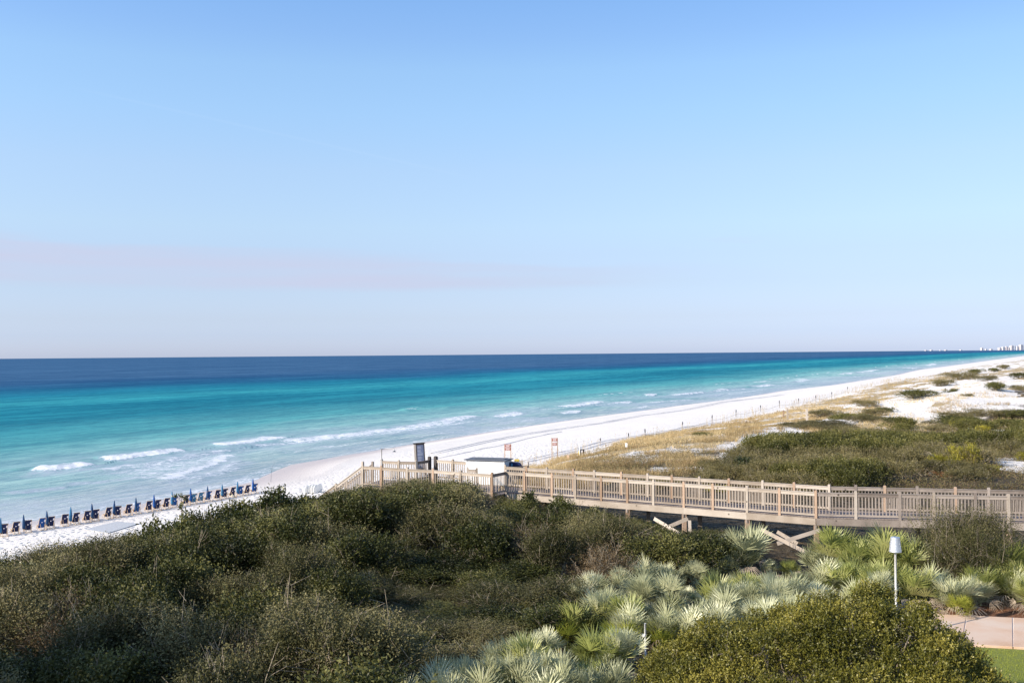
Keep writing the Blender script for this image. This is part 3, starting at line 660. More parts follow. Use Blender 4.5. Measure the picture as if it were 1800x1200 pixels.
for i in range(2):
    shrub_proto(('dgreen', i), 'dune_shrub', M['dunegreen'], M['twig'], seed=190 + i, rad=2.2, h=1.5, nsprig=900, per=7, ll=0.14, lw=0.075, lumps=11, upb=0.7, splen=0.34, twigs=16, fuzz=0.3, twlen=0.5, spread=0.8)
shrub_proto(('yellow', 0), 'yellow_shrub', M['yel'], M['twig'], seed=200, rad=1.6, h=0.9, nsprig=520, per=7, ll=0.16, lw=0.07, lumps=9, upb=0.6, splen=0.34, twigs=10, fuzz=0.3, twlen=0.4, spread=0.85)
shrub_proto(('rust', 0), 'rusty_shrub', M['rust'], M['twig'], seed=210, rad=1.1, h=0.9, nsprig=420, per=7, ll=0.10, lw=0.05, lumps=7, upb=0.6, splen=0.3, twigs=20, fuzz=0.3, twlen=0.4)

# ------------------------------------------------------------------ foreground thicket
CREST = [(-60, 968), (0, 960), (60, 950), (100, 940), (160, 932), (230, 930), (290, 925), (350, 905), (420, 895), (470, 888), (520, 880), (560, 868), (600, 853), (640, 843), (700, 834), (760, 830), (800, 836),
         (830, 848), (865, 860), (900, 864), (930, 868), (975, 876), (1010, 884), (1060, 893), (1110, 905), (1160, 918), (1200, 935), (1240, 920), (1268, 925), (1290, 945), (1325, 985), (1420, 995)]
def crest(px): return float(np.interp(px, [c[0] for c in CREST], [c[1] for c in CREST]))
def on(px, py): return at(px, py, z=12.6)[:2]
ZT = [on(*q) for q in [(-160, 985), (0, 985), (100, 958), (230, 945), (340, 925), (480, 900), (600, 878), (700, 864), (800, 866), (900, 880), (1000, 893), (1100, 912), (1180, 940), (1290, 925), (1285, 960), (1240, 990), (1120, 1005), (1010, 1040),
                       (985, 1100), (860, 1130), (780, 1170), (700, 1210), (640, 1330), (-160, 1330)]]
ZB = [on(*q) for q in [(860, 890), (1000, 905), (1110, 930), (1180, 955), (1290, 935), (1270, 985), (1120, 1005), (1010, 1030), (930, 990), (880, 940)]]
ZT = [np.array(q) for q in ZT]
rng = np.random.default_rng(21); pts = []
xs = [q[0] for q in ZT]; ys = [q[1] for q in ZT]
for tr_i in range(9000):
    x = rng.uniform(min(xs), max(xs)); y = rng.uniform(min(ys), max(ys))
    if not inside(np.array([x]), np.array([y]), ZT)[0]: continue
    dmin = 1.42 + 0.010 * max(0, y - 24)
    if all((x - a) ** 2 + (y - b) ** 2 > dmin * dmin for a, b in pts): pts.append((x, y))
DEEP = [on(*q) for q in [(330, 1130), (480, 1090), (620, 1080), (800, 1080), (760, 1150), (640, 1200), (560, 1330), (250, 1330)]]
cnt = 0
pts += [tuple(on(*q)) for q in [(1215, 935), (1245, 945), (1270, 955), (1225, 965), (1255, 975), (1120, 930), (1150, 945), (1180, 955)]]
for j, (x, y) in enumerate(pts):
    g = gz(x, y); px, _ = proj((x, y, g + 1.5)); cl_ = np.clip(0.5 + 0.85 * fbm(x / 4.6, y / 4.6, 91, 2), 0, 1)
    hmax = (rng.uniform(0.7, 1.3) if rng.uniform() < 0.36 else rng.uniform(1.8, 2.8)) * (0.75 + 0.4 * cl_)
    if px > 690 and y < 37: hmax = min(hmax * 0.6, 1.3)
    nearcrest = proj((x, y, g + 0.2))[1] < crest(px) + (100 if px < 500 else 62)
    if nearcrest: hmax = 2.9 - 0.9 * rng.uniform()
    lim = at(px, crest(px) + 4 + 5 * rng.uniform(), Y=y)[2] - g
    h_ = min(hmax, lim * 0.93)
    if h_ < 0.35: continue
    brown = inside(np.array([x]), np.array([y]), ZB)[0]
    key = ('brown', j % 2) if (brown and rng.uniform() < 0.38) or rng.uniform() < 0.05 else ('scrub', int(rng.integers(6)))
    s = rng.uniform(0.95, 1.3); sz = h_ / 1.95
    if brown: lab, grp = 'twiggy brown scrub bush tangled below the ramp of the timber boardwalk', 'brown scrub below the boardwalk'
    elif px < 470 and y > 38: lab, grp = 'low olive scrub bush on the bluff edge above the row of beach chairs', 'scrub on the bluff edge above the chairs'
    elif y > 46: lab, grp = 'olive scrub bush on the crest of the mound against the landing railing', 'scrub on the crest below the landing'
    elif y > 40: lab, grp = 'olive scrub bush on the slope of the mound behind the broad thicket', 'scrub on the slope of the mound'
    elif px < 240: lab, grp = 'twiggy olive scrub bush at the %s left side of the thicket' % ('far' if y > 31 else 'near'), 'scrub at the left side of the thicket'
    elif px < 520: lab, grp = ('olive scrub bush in the left middle of the thicket below the broadleaf shrubs', 'scrub in the left middle of the thicket') if y > 31 else ('dark twiggy scrub bush by the deep shade at the lower left', 'scrub by the deep shade')
    elif px < 760: lab, grp = ('grey green twiggy scrub bush in the centre of the large thicket', 'scrub in the centre of the thicket') if y > 31 else ('dark scrub bush around the small green palmettos at the bottom', 'scrub around the small palmettos')
    else: lab, grp = ('pale twiggy scrub bush at the right of the thicket facing the palmettos', 'scrub facing the palmettos')
    s = s * (0.8 + 0.2 * min(1, h_ / 1.2)) * (max(1.0, sz) ** 0.5); zb_ = max(0.0, h_ - 1.95 * 1.15); put(key, x, y, g - 0.05 + zb_, s, min(sz, 1.15), rng.uniform(0, 6.28), lab, 'bush', grp); cnt += 1
print('thicket', cnt)
# broad-leaved shrubs along the bluff edge: (photo x, top y, distance, scale, label)
BR = [(305, 915, 42.5, .8, 'low glossy broadleaf shrub filling in beneath the thin sprout'), (445, 884, 45, .9, 'dark broadleaf shrub in the shaded hollow under the tallest crown'), (500, 880, 46.5, .9, 'dark broadleaf shrub low between the two highest broadleaf crowns'), (415, 890, 45, .8, 'broadleaf shrub in front of the dense glossy clump'), (282, 905, 43, .95, 'glossy broadleaf shrub with yellow-green patch at the left end of the bluff-edge clump'), (322, 890, 45, .9, 'broadleaf shrub under the tall thin sprout in front of the beach chairs'),
      (352, 889, 47, .85, 'dark broadleaf shrub between the thin sprout and the thick glossy clump'), (395, 872, 47.5, 1.0, 'dense glossy broadleaf shrub hiding the feet of the rightmost beach chairs'),
      (432, 866, 48, 1.0, 'dark broadleaf shrub just below the last closed umbrella of the row'), (476, 853, 49, 1.15, 'tallest broadleaf shrub standing up against the white sand'),
      (512, 868, 50, .8, 'dark broadleaf shrub in the gap between the two tallest broadleaf crowns'), (535, 857, 50, 1.0, 'pointed broadleaf shrub left of the white paddle boards'),
      (925, 858, 50.5, .75, 'leafy shrub with red-brown leaves against the dark return of the landing rail'), (985, 866, 49, .7, 'leafy green shrub in front of the left end of the ramp'),
      (1045, 880, 48, .8, 'green broadleaf shrub touching the ramp fascia board'), (1010, 905, 45, .8, 'bright green broadleaf shrub below the ramp railing'),
      (640, 905, 44, .9, 'yellow-green leafy shrub in the hollow on the mound'), (672, 925, 42, .8, 'lower yellow-green leafy shrub in the hollow on the mound'),
      (20, 985, 37, .9, 'bright green broadleaf shrub at the far left edge of the thicket'), (90, 1000, 35, .8, 'green broadleaf shrub a little inside the left edge of the thicket'), (370, 1185, 23.5, .55, 'pale leafy sprig of shrub at the bottom of the thicket')]
for i, (px, py, Y, s, lab) in enumerate(BR):
    top = at(px, py, Y=Y); g = gz(top[0], top[1]); put(('broad', i % 3), top[0], top[1], g - 0.1, s, max(0.4, (top[2] - g + 0.1) / 2.1), i * 1.3, lab, 'shrub')
# tall thin sprout
top = at(320, 868, Y=46); g = gz(top[0], top[1]); sp0 = thing('sapling', (top[0], top[1], g), 0, 'thin leafy sprout standing above the thicket in front of the chairs', 'sapling')
H_ = top[2] - g; rs = np.random.default_rng(5)
TV, TF = limb_tubes([([(0, 0, 0), (0.05, 0, H_ * 0.5), (-0.04, 0, H_)], [0.03, 0.02, 0.01])] + [([(0, 0, H_ * q), (0.3 * math.cos(q * 40), 0.3 * math.sin(q * 40), H_ * q + 0.3)], [0.012, 0.005]) for q in (0.6, 0.68, 0.75, 0.82, 0.88)], 5)
mesh_np('stem', TV, TF, M['bark'], sp0)
Pn = np.concatenate([rs.normal(size=(26, 3)) * 0.06 + [0.3 * math.cos(q * 40), 0.3 * math.sin(q * 40), H_ * q + 0.25] for q in (0.6, 0.68, 0.75, 0.82, 0.88)] + [rs.normal(size=(22, 3)) * 0.06 + [-0.03, 0, H_ - 0.12]])
V, F = leaves(Pn, unit(rs.normal(size=Pn.shape) + [0, 0, 0.8]), 0.14, 0.055, rs); mesh_np('foliage', V, F, M['glossy'], sp0, {'tint': np.repeat(rs.uniform(0.2, 1, len(Pn)), 4)})
# the spreading twiggy bush in front of the boardwalk on the right
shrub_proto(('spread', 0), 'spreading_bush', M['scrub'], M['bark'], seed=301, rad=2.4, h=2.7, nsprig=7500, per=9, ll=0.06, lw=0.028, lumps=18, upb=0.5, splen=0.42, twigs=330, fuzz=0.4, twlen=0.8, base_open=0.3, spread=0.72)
q = at(1690, 903, Y=37.5); g = gz(q[0], q[1]); put(('spread', 0), q[0], q[1], g - 0.1, 0.86, (q[2] - g + 0.1) / 2.75, 0.4, 'large grey-green twiggy bush rising in front of the level boardwalk', 'bush')
q = at(1742, 935, Y=38.5); g = gz(q[0], q[1]); put(('scrub', 1), q[0], q[1], g - 0.1, 1.0, (q[2] - g) / 1.95, 2.0, 'dark low bush at the right foot of the large twiggy bush', 'bush')
# ------------------------------------------------------------------ olive-green bush in the near right corner
def big_bush():
    rng = np.random.default_rng(77); c0 = at(1440, 1100, Y=22.0); cx, cy = c0[0], 22.0; g = gz(cx, cy); r = thing('olive_bush', (cx, cy, g - 0.1), 0, 'very large rounded olive-green bush filling the near right corner', 'bush')
    prof = [(1100, 1215), (1125, 1165), (1165, 1138), (1210, 1125), (1270, 1085), (1340, 1062), (1400, 1050), (1460, 1038), (1530, 1022), (1580, 1024), (1632, 1046), (1680, 1080), (1710, 1112), (1737, 1150), (1745, 1200)]
    L, Rr = [], []
    for px, py in prof:
        q = at(px, py + 6, Y=cy); L.append((q[0] - cx, q[2] - g - 0.12))
    xs_, zs_ = [a for a, _ in L], [b for _, b in L]; x0, x1 = xs_[0] + 0.2, xs_[-1] - 0.1
    nl = 640; rr = rng.uniform(0.20, 0.46, nl); X = x0 + rr + (x1 - x0 - 2 * rr) * rng.uniform(0, 1, nl); top = np.interp(X, xs_, zs_); v = rng.uniform(-1, 1, nl); depth = 3.3 * np.sqrt(np.clip(1 - ((X - (x0 + x1) / 2) / ((x1 - x0) / 2 + 0.3)) ** 2, 0.08, 1))
    Y_ = v * depth; Z = top * np.sqrt(np.clip(1 - 0.80 * v * v, 0.05, 1)) - rr * 0.95; bmp = fbm(X / 0.9, Y_ / 0.9, 501, 2); Z = Z + np.clip(0.9 * bmp, -0.38, 0.06) + 0.06 * rng.normal(size=nl)
    inner = rng.uniform(size=nl) < 0.25; Z = np.where(inner, Z - rng.uniform(0.35, 0.9, nl), Z)
    front = rng.uniform(size=nl) < 0.36; v = np.where(front, rng.uniform(-0.95, -0.6, nl), v); Y_ = np.where(front, v * depth, Y_); Z = np.where(front, rng.uniform(0.05, 0.70, nl) * top, Z)
    Z = np.maximum(Z, 0.25); Cc = np.stack([X, Y_, Z], 1)
    ns = 92; k = np.repeat(np.arange(nl), ns); d = unit(rng.normal(size=(nl * ns, 3)) + [0, -0.15, 0.45]); A = Cc[k] + d * (rr[k] * rng.uniform(0.5, 1.0, nl * ns) ** 0.5)[:, None]
    D = unit(d * 0.7 + [0, 0, 0.75] + rng.normal(size=d.shape) * 0.25); per = 6; t = (np.arange(per) + 0.5) / per
    P = A[:, None] + D[:, None] * (0.17 * rng.uniform(0.6, 1.3, len(A))[:, None] * t)[:, :, None]; LD = unit(D[:, None] * 0.75 + rng.normal(size=P.shape) * 0.6)
    n = P.shape[0] * per; V, F = leaves(P.reshape(-1, 3), LD.reshape(-1, 3), 0.056 * rng.uniform(0.7, 1.2, n), 0.030, rng)
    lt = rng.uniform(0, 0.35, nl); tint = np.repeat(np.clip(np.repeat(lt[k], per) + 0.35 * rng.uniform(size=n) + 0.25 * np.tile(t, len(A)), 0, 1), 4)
    mesh_np('foliage', V, F, M['olive'], r, {'tint': tint})
    segs = []
    for i in range(0, nl, 9):
        b = np.array([X[i] * 0.35, Y_[i] * 0.35, -0.1]); m_ = Cc[i] * [0.75, 0.75, 0.6]; segs.append(([b, m_, Cc[i]], [0.05, 0.03, 0.012]))
        for q in range(4):
            e = Cc[i] + unit(rng.normal(size=3) + [0, -0.2, 0.5]) * (rr[i] + 0.1); segs.append(([m_ + (Cc[i] - m_) * 0.6, Cc[i] + rng.normal(size=3) * 0.05, e], [0.014, 0.01, 0.004]))
    TV, TF = limb_tubes(segs, 4); mesh_np('branches', TV, TF, M['bark'], r)
big_bush()

# ------------------------------------------------------------------ saw palmettos
def fan(rng, O, D, Nn, R_, nl=22, arc=2.5, droop=0.1, w=0.032):
    """one fan frond: leaflets radiating from O about direction D within the plane normal to Nn"""
    D = unit(D); Nn = unit(Nn - D * (Nn @ D)); S = np.cross(D, Nn); a = np.linspace(-arc / 2, arc / 2, nl) + rng.normal(size=nl) * 0.03
    dr = D[None] * np.cos(a)[:, None] + S[None] * np.sin(a)[:, None] + Nn[None] * (0.10 * np.cos(a * 1.2) + rng.normal(size=nl) * 0.07)[:, None]; dr = unit(dr)
    L = R_ * (0.72 + 0.28 * np.cos(a * 0.9)) * rng.uniform(0.88, 1.08, nl); sd = unit(np.cross(dr, Nn[None])); o = O[None] + dr * 0.03
    f = w / 2; m_ = O[None] + dr * (L * 0.5)[:, None]; tip = O[None] + dr * L[:, None] + np.array([0, 0, -1.0])[None] * (droop * L * rng.uniform(0.4, 1.3, nl))[:, None]
    up_ = np.cross(sd, dr) * 0.008
    V = np.stack([o - sd * f * 0.35, o + sd * f * 0.35, m_ + sd * f + up_, m_ - sd * f + up_, tip + sd * 0.003, tip - sd * 0.003], 1).reshape(-1, 3)
    b = np.arange(nl)[:, None] * 6; F = np.concatenate([b + [0, 1, 2, 3], b + [3, 2, 4, 5]], 0); return V, F
def palmetto_proto(key, seed, mlive, nf=30, Rf=0.74, pl=0.72, dead=9):
    rng = np.random.default_rng(seed); r = thing('saw_palmetto', (0, 0, 0)); V, F, T, b = [], [], [], 0; segs = []; DV, DF, DT, db = [], [], [], 0
    for i in range(nf + dead):
        isd = i >= nf; az_ = rng.uniform(0, 2 * np.pi); el_ = rng.uniform(0.45, 1.5) if not isd else rng.uniform(-0.3, 0.35)
        hd = np.array([math.cos(az_) * math.cos(el_), math.sin(az_) * math.cos(el_), math.sin(el_)]); B = np.array([rng.normal() * 0.14, rng.normal() * 0.14, rng.uniform(0.05, 0.4)])
        O = B + hd * pl * rng.uniform(0.7, 1.25); out = unit(np.array([hd[0], hd[1], 0.0])); tilt = rng.uniform(0.0, 0.6)
        fd = unit(hd + out * 0.25 + np.array([0, 0, 0.25 if not isd else -0.6])); nrm = unit(-out * (0.6 + 0.4 * math.sin(el_)) + np.array([0, 0, 0.9 * math.cos(el_)]) + rng.normal(size=3) * 0.25)
        v, f = fan(rng, O, fd, nrm, Rf * rng.uniform(0.75, 1.15), nl=14 if not isd else 12, arc=rng.uniform(1.7, 2.6), droop=0.04 if not isd else 0.35, w=0.046 if not isd else 0.035)
        if isd: DV.append(v); DF.append(f + db); db += len(v); DT += [rng.uniform(0, 1)] * len(v)
        else: V.append(v); F.append(f + b); b += len(v); T += list(np.clip(rng.uniform(0.1, 0.8) + rng.normal(size=len(v)) * 0.05, 0, 1))
        segs.append(([B, (B + O) / 2 + [0, 0, 0.03], O], [0.014, 0.011, 0.009]))
    mesh_np('fronds', np.concatenate(V), np.concatenate(F), mlive, r, {'tint': np.array(T)}); mesh_np('dead_fronds', np.concatenate(DV), np.concatenate(DF), M['deadfrond'], r, {'tint': np.array(DT)})
    TV, TF = limb_tubes(segs, 4); mesh_np('stalks', TV, TF, mlive, r, {'tint': np.full(len(TV), 0.4)})
    TV, TF = limb_tubes([([(0, 0, -0.2), (0.05, 0, 0.15), (0.08, 0.02, 0.4)], [0.11, 0.12, 0.07])], 8); mesh_np('trunk', TV, TF, M['bark'], r); PROTO[key] = [r, False]
for i in range(4): palmetto_proto(('palm', i), 400 + i, M['palm'], nf=34)
for i in range(2): palmetto_proto(('palmg', i), 420 + i, M['palmgreen'], nf=34)
palmetto_proto(('palmy', 0), 430, M['palmyel'], nf=24)
# (photo x, top y, distance, kind, scale, label)
PL = [(1304, 926, 40.5, 0, 1.25, 'tallest saw palmetto, under the brace of the ramp'), (1268, 968, 39.5, 1, 1.0, 'saw palmetto at the left side of the tallest palmetto'), (1352, 984, 40.0, 2, .85, 'saw palmetto below the crossed braces'),
      (1220, 985, 38.5, 3, 1.0, None), (1170, 988, 38.0, 0, 1.0, None), (1130, 982, 37.5, 1, 1.0, None), (1090, 1000, 36.5, 2, 1.0, None), (1045, 1008, 35.5, 3, 1.1, 'saw palmetto with upright silver fans at the left end of the upper palmetto bank'),
      (1015, 1020, 35.0, 0, .8, None), (1075, 1035, 34, 1, 1.05, None), (1120, 1028, 34.5, 2, 1.0, None), (1165, 1030, 35, 3, 1.0, None), (1210, 1030, 35.5, 0, 1.0, None), (1250, 1038, 35.5, 1, .9, None),
      (1300, 1052, 34.5, 2, .8, None), (1360, 1048, 35, 3, .8, None), (1190, 1065, 32.5, 1, .9, None), (1235, 1072, 32.5, 0, .85, None), (1140, 1062, 32, 2, .9, None), (1060, 1060, 32, 'g', 1.0, None),
      (1095, 1088, 29.5, 'y', 1.05, 'yellow-green saw palmetto with brown dead fans at its base'), (1155, 1092, 29.5, 'y', .95, 'bright lime-yellow saw palmetto behind the white pipe'), (1020, 1078, 31, 'g', .9, None), (985, 1088, 30, 'y', .85, 'yellow-tipped saw palmetto at the left rim of the lower palmetto bank'),
      (1040, 1115, 28, 'g', .95, None), (960, 1108, 28.5, 3, .95, None), (910, 1112, 28, 0, .95, 'round-fanned silver saw palmetto between thicket and lower palmetto bank'), (875, 1130, 27.5, 1, .9, None), (930, 1145, 26.5, 2, .9, None),
      (985, 1150, 26, 3, .9, None), (1040, 1160, 26, 'g', .8, None), (840, 1150, 26.5, 0, .9, None), (800, 1160, 26.5, 1, .8, None), (760, 1185, 25, 2, .85, None), (820, 1190, 25, 3, .85, None), (880, 1180, 25, 'g', .85, None), (945, 1190, 24.5, 0, .85, None),
      (1010, 1195, 24.5, 'g', .8, None), (1070, 1150, 27, 2, .75, None), (1085, 1190, 25, 3, .7, None), (735, 1140, 29, 'g', .6, 'small green saw palmetto half lost in the dark thicket'), (610, 1125, 30, 'g', .7, 'lone green saw palmetto in the dark hollow of the thicket'), (600, 1190, 26, 'g', .7, 'green saw palmetto at the bottom of the thicket'), (680, 1195, 26, 'y', .6, 'yellowing saw palmetto at the bottom of the thicket'),
      (1468, 925, 39.5, 'g', 1.15, 'tall green saw palmetto under the bend of the boardwalk'), (1432, 962, 39.5, 1, .9, 'silver saw palmetto at the foot of the long brace'), (1510, 945, 38.5, 'g', 1.05, None), (1560, 930, 38.5, 'g', 1.2, 'tall green saw palmetto directly behind the metal lamp'), (1600, 945, 38, 'g', 1.1, 'green saw palmetto between the metal lamp and the large twiggy bush'),
      (1455, 985, 36.5, 2, 1.0, None), (1500, 990, 36, 'g', 1.0, None), (1550, 985, 35.5, 'g', 1.0, None), (1605, 995, 35, 'g', 1.0, None), (1405, 1005, 36, 3, .95, None), (1440, 1022, 34.5, 0, .9, None), (1500, 1025, 33.5, 1, .9, None), (1640, 1000, 35, 1, .8, None),
      (1675, 1008, 34.3, 0, .95, 'silvery round saw palmetto beside the brown mulch'), (1715, 1014, 34.8, 1, .8, 'small silvery saw palmetto at the mulch edge'), (1690, 1042, 33.6, 'y', .55, 'low yellow-green saw palmetto on the mulch'), (1760, 950, 37, 'g', 1.1, 'tall green saw palmetto right of the twiggy bush'), (1795, 960, 37, 'g', 1.1, 'saw palmetto cut by the right edge below the boardwalk'),
      (1750, 996, 35.6, 'g', .9, None), (1790, 1004, 35.2, 2, 1.0, 'silver saw palmetto at the right edge behind the mulch'), (1388, 990, 40, 'g', .8, None), (1340, 1010, 37.5, 2, .9, None), (1290, 1010, 37.5, 1, .9, None)]
PLG = 'saw palmettos crowding the bank below the boardwalk'
rf_ = np.random.default_rng(83)
for (xa, ya), (xb, yb), n_ in (((1010, 1010), (1390, 1075), 34), ((760, 1150), (1080, 1200), 26), ((1390, 960), (1640, 1030), 24), ((1700, 962), (1800, 1012), 8), ((900, 1100), (1100, 1150), 10), ((1240, 1030), (1400, 1070), 8), ((1325, 985), (1410, 1030), 9), ((1810, 955), (2080, 1012), 16), ((690, 1165), (860, 1200), 10), ((1230, 1000), (1330, 1030), 5)):
    for _ in range(n_):
        px_ = rf_.uniform(xa, xb); py_ = rf_.uniform(ya, yb) + (max(0, (1100 - px_)) * 0.12 if ya == 1010 else 0); pg = at(px_, py_, z=13.3)
        if any(abs(px_ - q[0]) < 16 and abs(py_ - q[1]) < 14 for q in PL): continue
        PL.append((px_, py_, pg[1], 'g' if rf_.uniform() < (0.75 if px_ > 1400 else 0.2) else int(rf_.integers(4)), rf_.uniform(0.7, 0.95), None))
for i, (px, py, Y, kd, s, lab) in enumerate(PL):
    q = at(px, py, Y=Y); g = gz(q[0], q[1]); key = ('palm', kd) if isinstance(kd, int) else (('palmg', i % 2) if kd == 'g' else ('palmy', 0))
    base = max(g - 0.05, q[2] - 1.55 * s)
    s = s if base > g else max(0.45, (q[2] - g) / 1.55)
    if lab is None:
        lo = px < 1100 and py > 1075; rt_ = px > 1390
        lab_ = {(0, 'p'): 'silver saw palmetto among others in the bank below the ramp braces', (1, 'p'): 'silver saw palmetto in the lower bank left of the olive bush', (2, 'p'): 'silver saw palmetto among others around the metal lamp',
                (0, 'g'): 'green saw palmetto among the silver ones below the ramp', (1, 'g'): 'green saw palmetto in the lower bank left of the olive bush', (2, 'g'): 'green saw palmetto among others around the metal lamp'}[(2 if rt_ else 1 if lo else 0, 'p' if isinstance(kd, int) else 'g')]
        grp = lab_.replace('saw palmetto', 'saw palmettos')
    else: lab_, grp = lab, PLG
    put(key, q[0], q[1], base, s, s * 1.0, i * 2.4, lab_, 'palmetto', grp)
    if base > g + 0.15:   # palmettos with a raised crown stand on their own leaning stem
        pass

# ------------------------------------------------------------------ dune field beyond the boardwalk
DZ = [zone(q, 0.6) for q in (
    [(1130, 838), (1250, 828), (1300, 812), (1360, 790), (1400, 762), (1500, 752), (1600, 755), (1700, 765), (1850, 770), (1850, 800), (1740, 806), (1735, 840), (1850, 850), (1850, 900), (1130, 900)],
    [(1650, 722), (1700, 714), (1850, 712), (1850, 765), (1690, 762)],
    [(1395, 748), (1440, 728), (1560, 728), (1590, 750), (1500, 752)],
    [(1560, 695), (1610, 686), (1648, 698), (1590, 704)], [(1625, 672), (1690, 660), (1745, 668), (1740, 678), (1640, 682)],
    [(1750, 645), (1775, 640), (1775, 648)], [(1495, 712), (1560, 716), (1575, 726), (1500, 722)], [(1775, 655), (1830, 650), (1830, 670), (1790, 668)], [(1745, 677), (1830, 674), (1830, 684), (1745, 682)],
    [(1435, 722), (1500, 720), (1560, 730), (1480, 738)])]
YZ = [zone(q, 0.4) for q in ([(1600, 755), (1830, 745), (1830, 850), (1700, 850), (1640, 800)], [(1640, 758), (1700, 765), (1790, 790), (1700, 800), (1640, 775)], [(1745, 738), (1830, 740), (1830, 765), (1760, 760)], [(1670, 800), (1720, 802), (1745, 825), (1690, 830)], [(1640, 860), (1800, 860), (1800, 900), (1600, 900)], [(1600, 868), (1650, 862), (1660, 880), (1600, 880)])]
rng = np.random.default_rng(33); dp = []
for _ in range(60000):
    Y = 1 / rng.uniform(1 / 900.0, 1 / 62.0) if rng.uniform() < 0.6 else rng.uniform(62, 260); k = rng.uniform(0.10, 0.60); x = k * Y
    xa, ya = np.array([x + 0.012 * Y * float(fbm(x / 9, Y / 9, 311, 3))]), np.array([Y * (1 + 0.04 * float(fbm(x / 12, Y / 12, 312, 3)))])
    if not any_in(xa, ya, DZ)[0] or any_in(xa, ya, SANDZ)[0]: continue
    dmin = 1.9 + 0.010 * (Y - 60)
    if all((x - a) ** 2 + (Y - b) ** 2 > dmin * dmin for a, b in dp): dp.append((x, Y))
    if len(dp) > 330: break
nd = 0
for j, (x, Y) in enumerate(sorted(dp, key=lambda q: q[1])[:290]):
    g = gz(x, Y); px, py = proj((x, Y, g)); yl = any_in(np.array([x]), np.array([Y]), YZ)[0]; c_ = vnoise(x / 11, Y / 11, 95)
    sc = (0.75 + 0.006 * (Y - 60)) * rng.uniform(0.8, 1.3); sc = min(sc, 3.2)
    hh_ = (0.34 + 0.62 * c_) * (1 + 0.001 * (Y - 60)) * (1.55 if Y < 110 else 1.0)
    if Y < 68: hh_ *= 0.8
    if vnoise(x / 7, Y / 7, 97) < (0.30 if Y < 95 else 0.45): continue
    if yl and rng.uniform() < 0.46: put(('yellow', 0), x, Y, g - 0.05, sc * rng.uniform(0.35, 0.75), rng.uniform(0.5, 0.95) * (1 + 0.002 * (Y - 60)), rng.uniform(0, 6.28), 'low yellow-green shrub lighting up the hollow of the dune field', 'shrub', 'yellow-green dune shrubs'); continue
    key = ('dgreen', j % 2) if c_ > 0.60 else ('dune', int(rng.integers(5)))
    if key[0] == 'dgreen':
        d_ = 'just behind the boardwalk rails' if Y < 85 else 'in the middle of the dune scrub' if Y < 130 else 'at the far side of the dune scrub'; s_ = 'left' if px < 1400 else 'right' if px > 1600 else 'central'
        lab, grp = 'dark green leafy mound in the %s part, %s' % (s_, d_), 'dark green dune shrubs, %s %s' % (s_, d_)
    elif Y < 125: lab, grp = 'grey-green dune shrub in the scrub just behind the boardwalk', 'dune shrubs behind the boardwalk'
    else: lab, grp = 'low dark shrub on the distant white dunes', 'shrubs on the distant dunes'
    put(key, x, Y, g - 0.08, sc, hh_, rng.uniform(0, 6.28), lab, 'shrub', grp); nd += 1
print('dune shrubs', nd)
# a few that stand out
for px, py, Y, key, s, lab in [(1310, 800, 72, ('broad', 0), 1.1, 'dark broadleaf shrub standing alone behind the ramp railing'), (1287, 818, 71, ('broad', 1), .7, 'small broadleaf shrub left of the lone dark shrub'), (1350, 822, 69.5, ('broad', 2), .8, 'low broadleaf shrub right of the lone dark shrub'),
                               (1632, 822, 74, ('rust', 0), 1.0, 'rusty orange shrub in the dune scrub'), (1655, 838, 71, ('rust', 0), .7, 'smaller rusty shrub nearer the boardwalk'), (1237, 760, 130, ('dgreen', 0), .7, 'small round green shrub on the golden grass slope'),
                               (1672, 685, 240, ('dgreen', 1), .8, 'single dark shrub on the white blow-out'), (1480, 818, 76, ('broad', 1), 1.0, 'dark leafy shrub in the middle of the dune scrub'), (1690, 790, 80, ('yellow', 0), .8, 'yellow-green shrub beside the bare sand hollow'), (1660, 803, 78, ('yellow', 0), .7, 'yellow-green shrub above the rusty shrub'),
                               (1265, 858, 64, ('yellow', 0), .5, 'small yellow shrub showing over the ramp rail')]:
    q = at(px, py, Y=Y); g = gz(q[0], Y); hb = {'broad': 2.1, 'rust': 1.0, 'dgreen': 1.6, 'yellow': 1.0}[key[0]]
    put(key, q[0], Y, g - 0.05, s, max(0.4, min(2.0, (q[2] - g) / hb)), px * 0.7, lab, 'shrub')
# the distinct mounds on the white dunes: (photo x, y of the crown, width in the photograph, label)
MD = [(1606, 694, 72, 'broad dark shrub mound on the near rim of the far white blow-out'), (1651, 673, 46, 'dark shrub mound left of the largest distant green mound'), (1683, 662, 60, 'largest green mound on the distant dune crest'), (1716, 651, 28, 'small pointed mound behind the largest distant mound'),
      (1733, 663, 36, 'green mound at the right shoulder of the largest distant mound'), (1763, 642, 26, 'dark round shrub alone near the far beach'), (1793, 659, 34, 'dark mound at the right edge of the distant dunes'), (1679, 680, 14, 'tiny dark shrub alone on the white blow-out'),
      (1520, 709, 46, 'small mound on the sand above the two timber posts and to their right'), (1557, 720, 36, 'rounded dark mound at the left rim of the blow-out'), (1452, 725, 72, 'flat dark green mound just right of the two timber posts'), (1528, 724, 50, 'flat mound between the timber posts and the blow-out'),
      (1753, 680, 48, 'thin strip of scrub across the far white sand'), (1795, 681, 40, 'scrub strip at the right edge across the far white sand'), (1700, 690, 20, 'low brown shrub on the face of the white blow-out'), (1748, 648, 22, 'small mound half way to the dark round shrub'),
      (1690, 730, 74, 'dark green mass at the left end of the scrub behind the blow-out'), (1745, 726, 80, 'dark green mass in the middle of the scrub behind the blow-out'), (1800, 728, 80, 'dark green mass at the right edge behind the blow-out'), (1720, 745, 70, 'green scrub sloping down below the blow-out'), (1650, 752, 70, 'dark scrub tongue running down beside the long bleached branch'), (1580, 752, 60, 'green scrub below the left rim of the blow-out')]
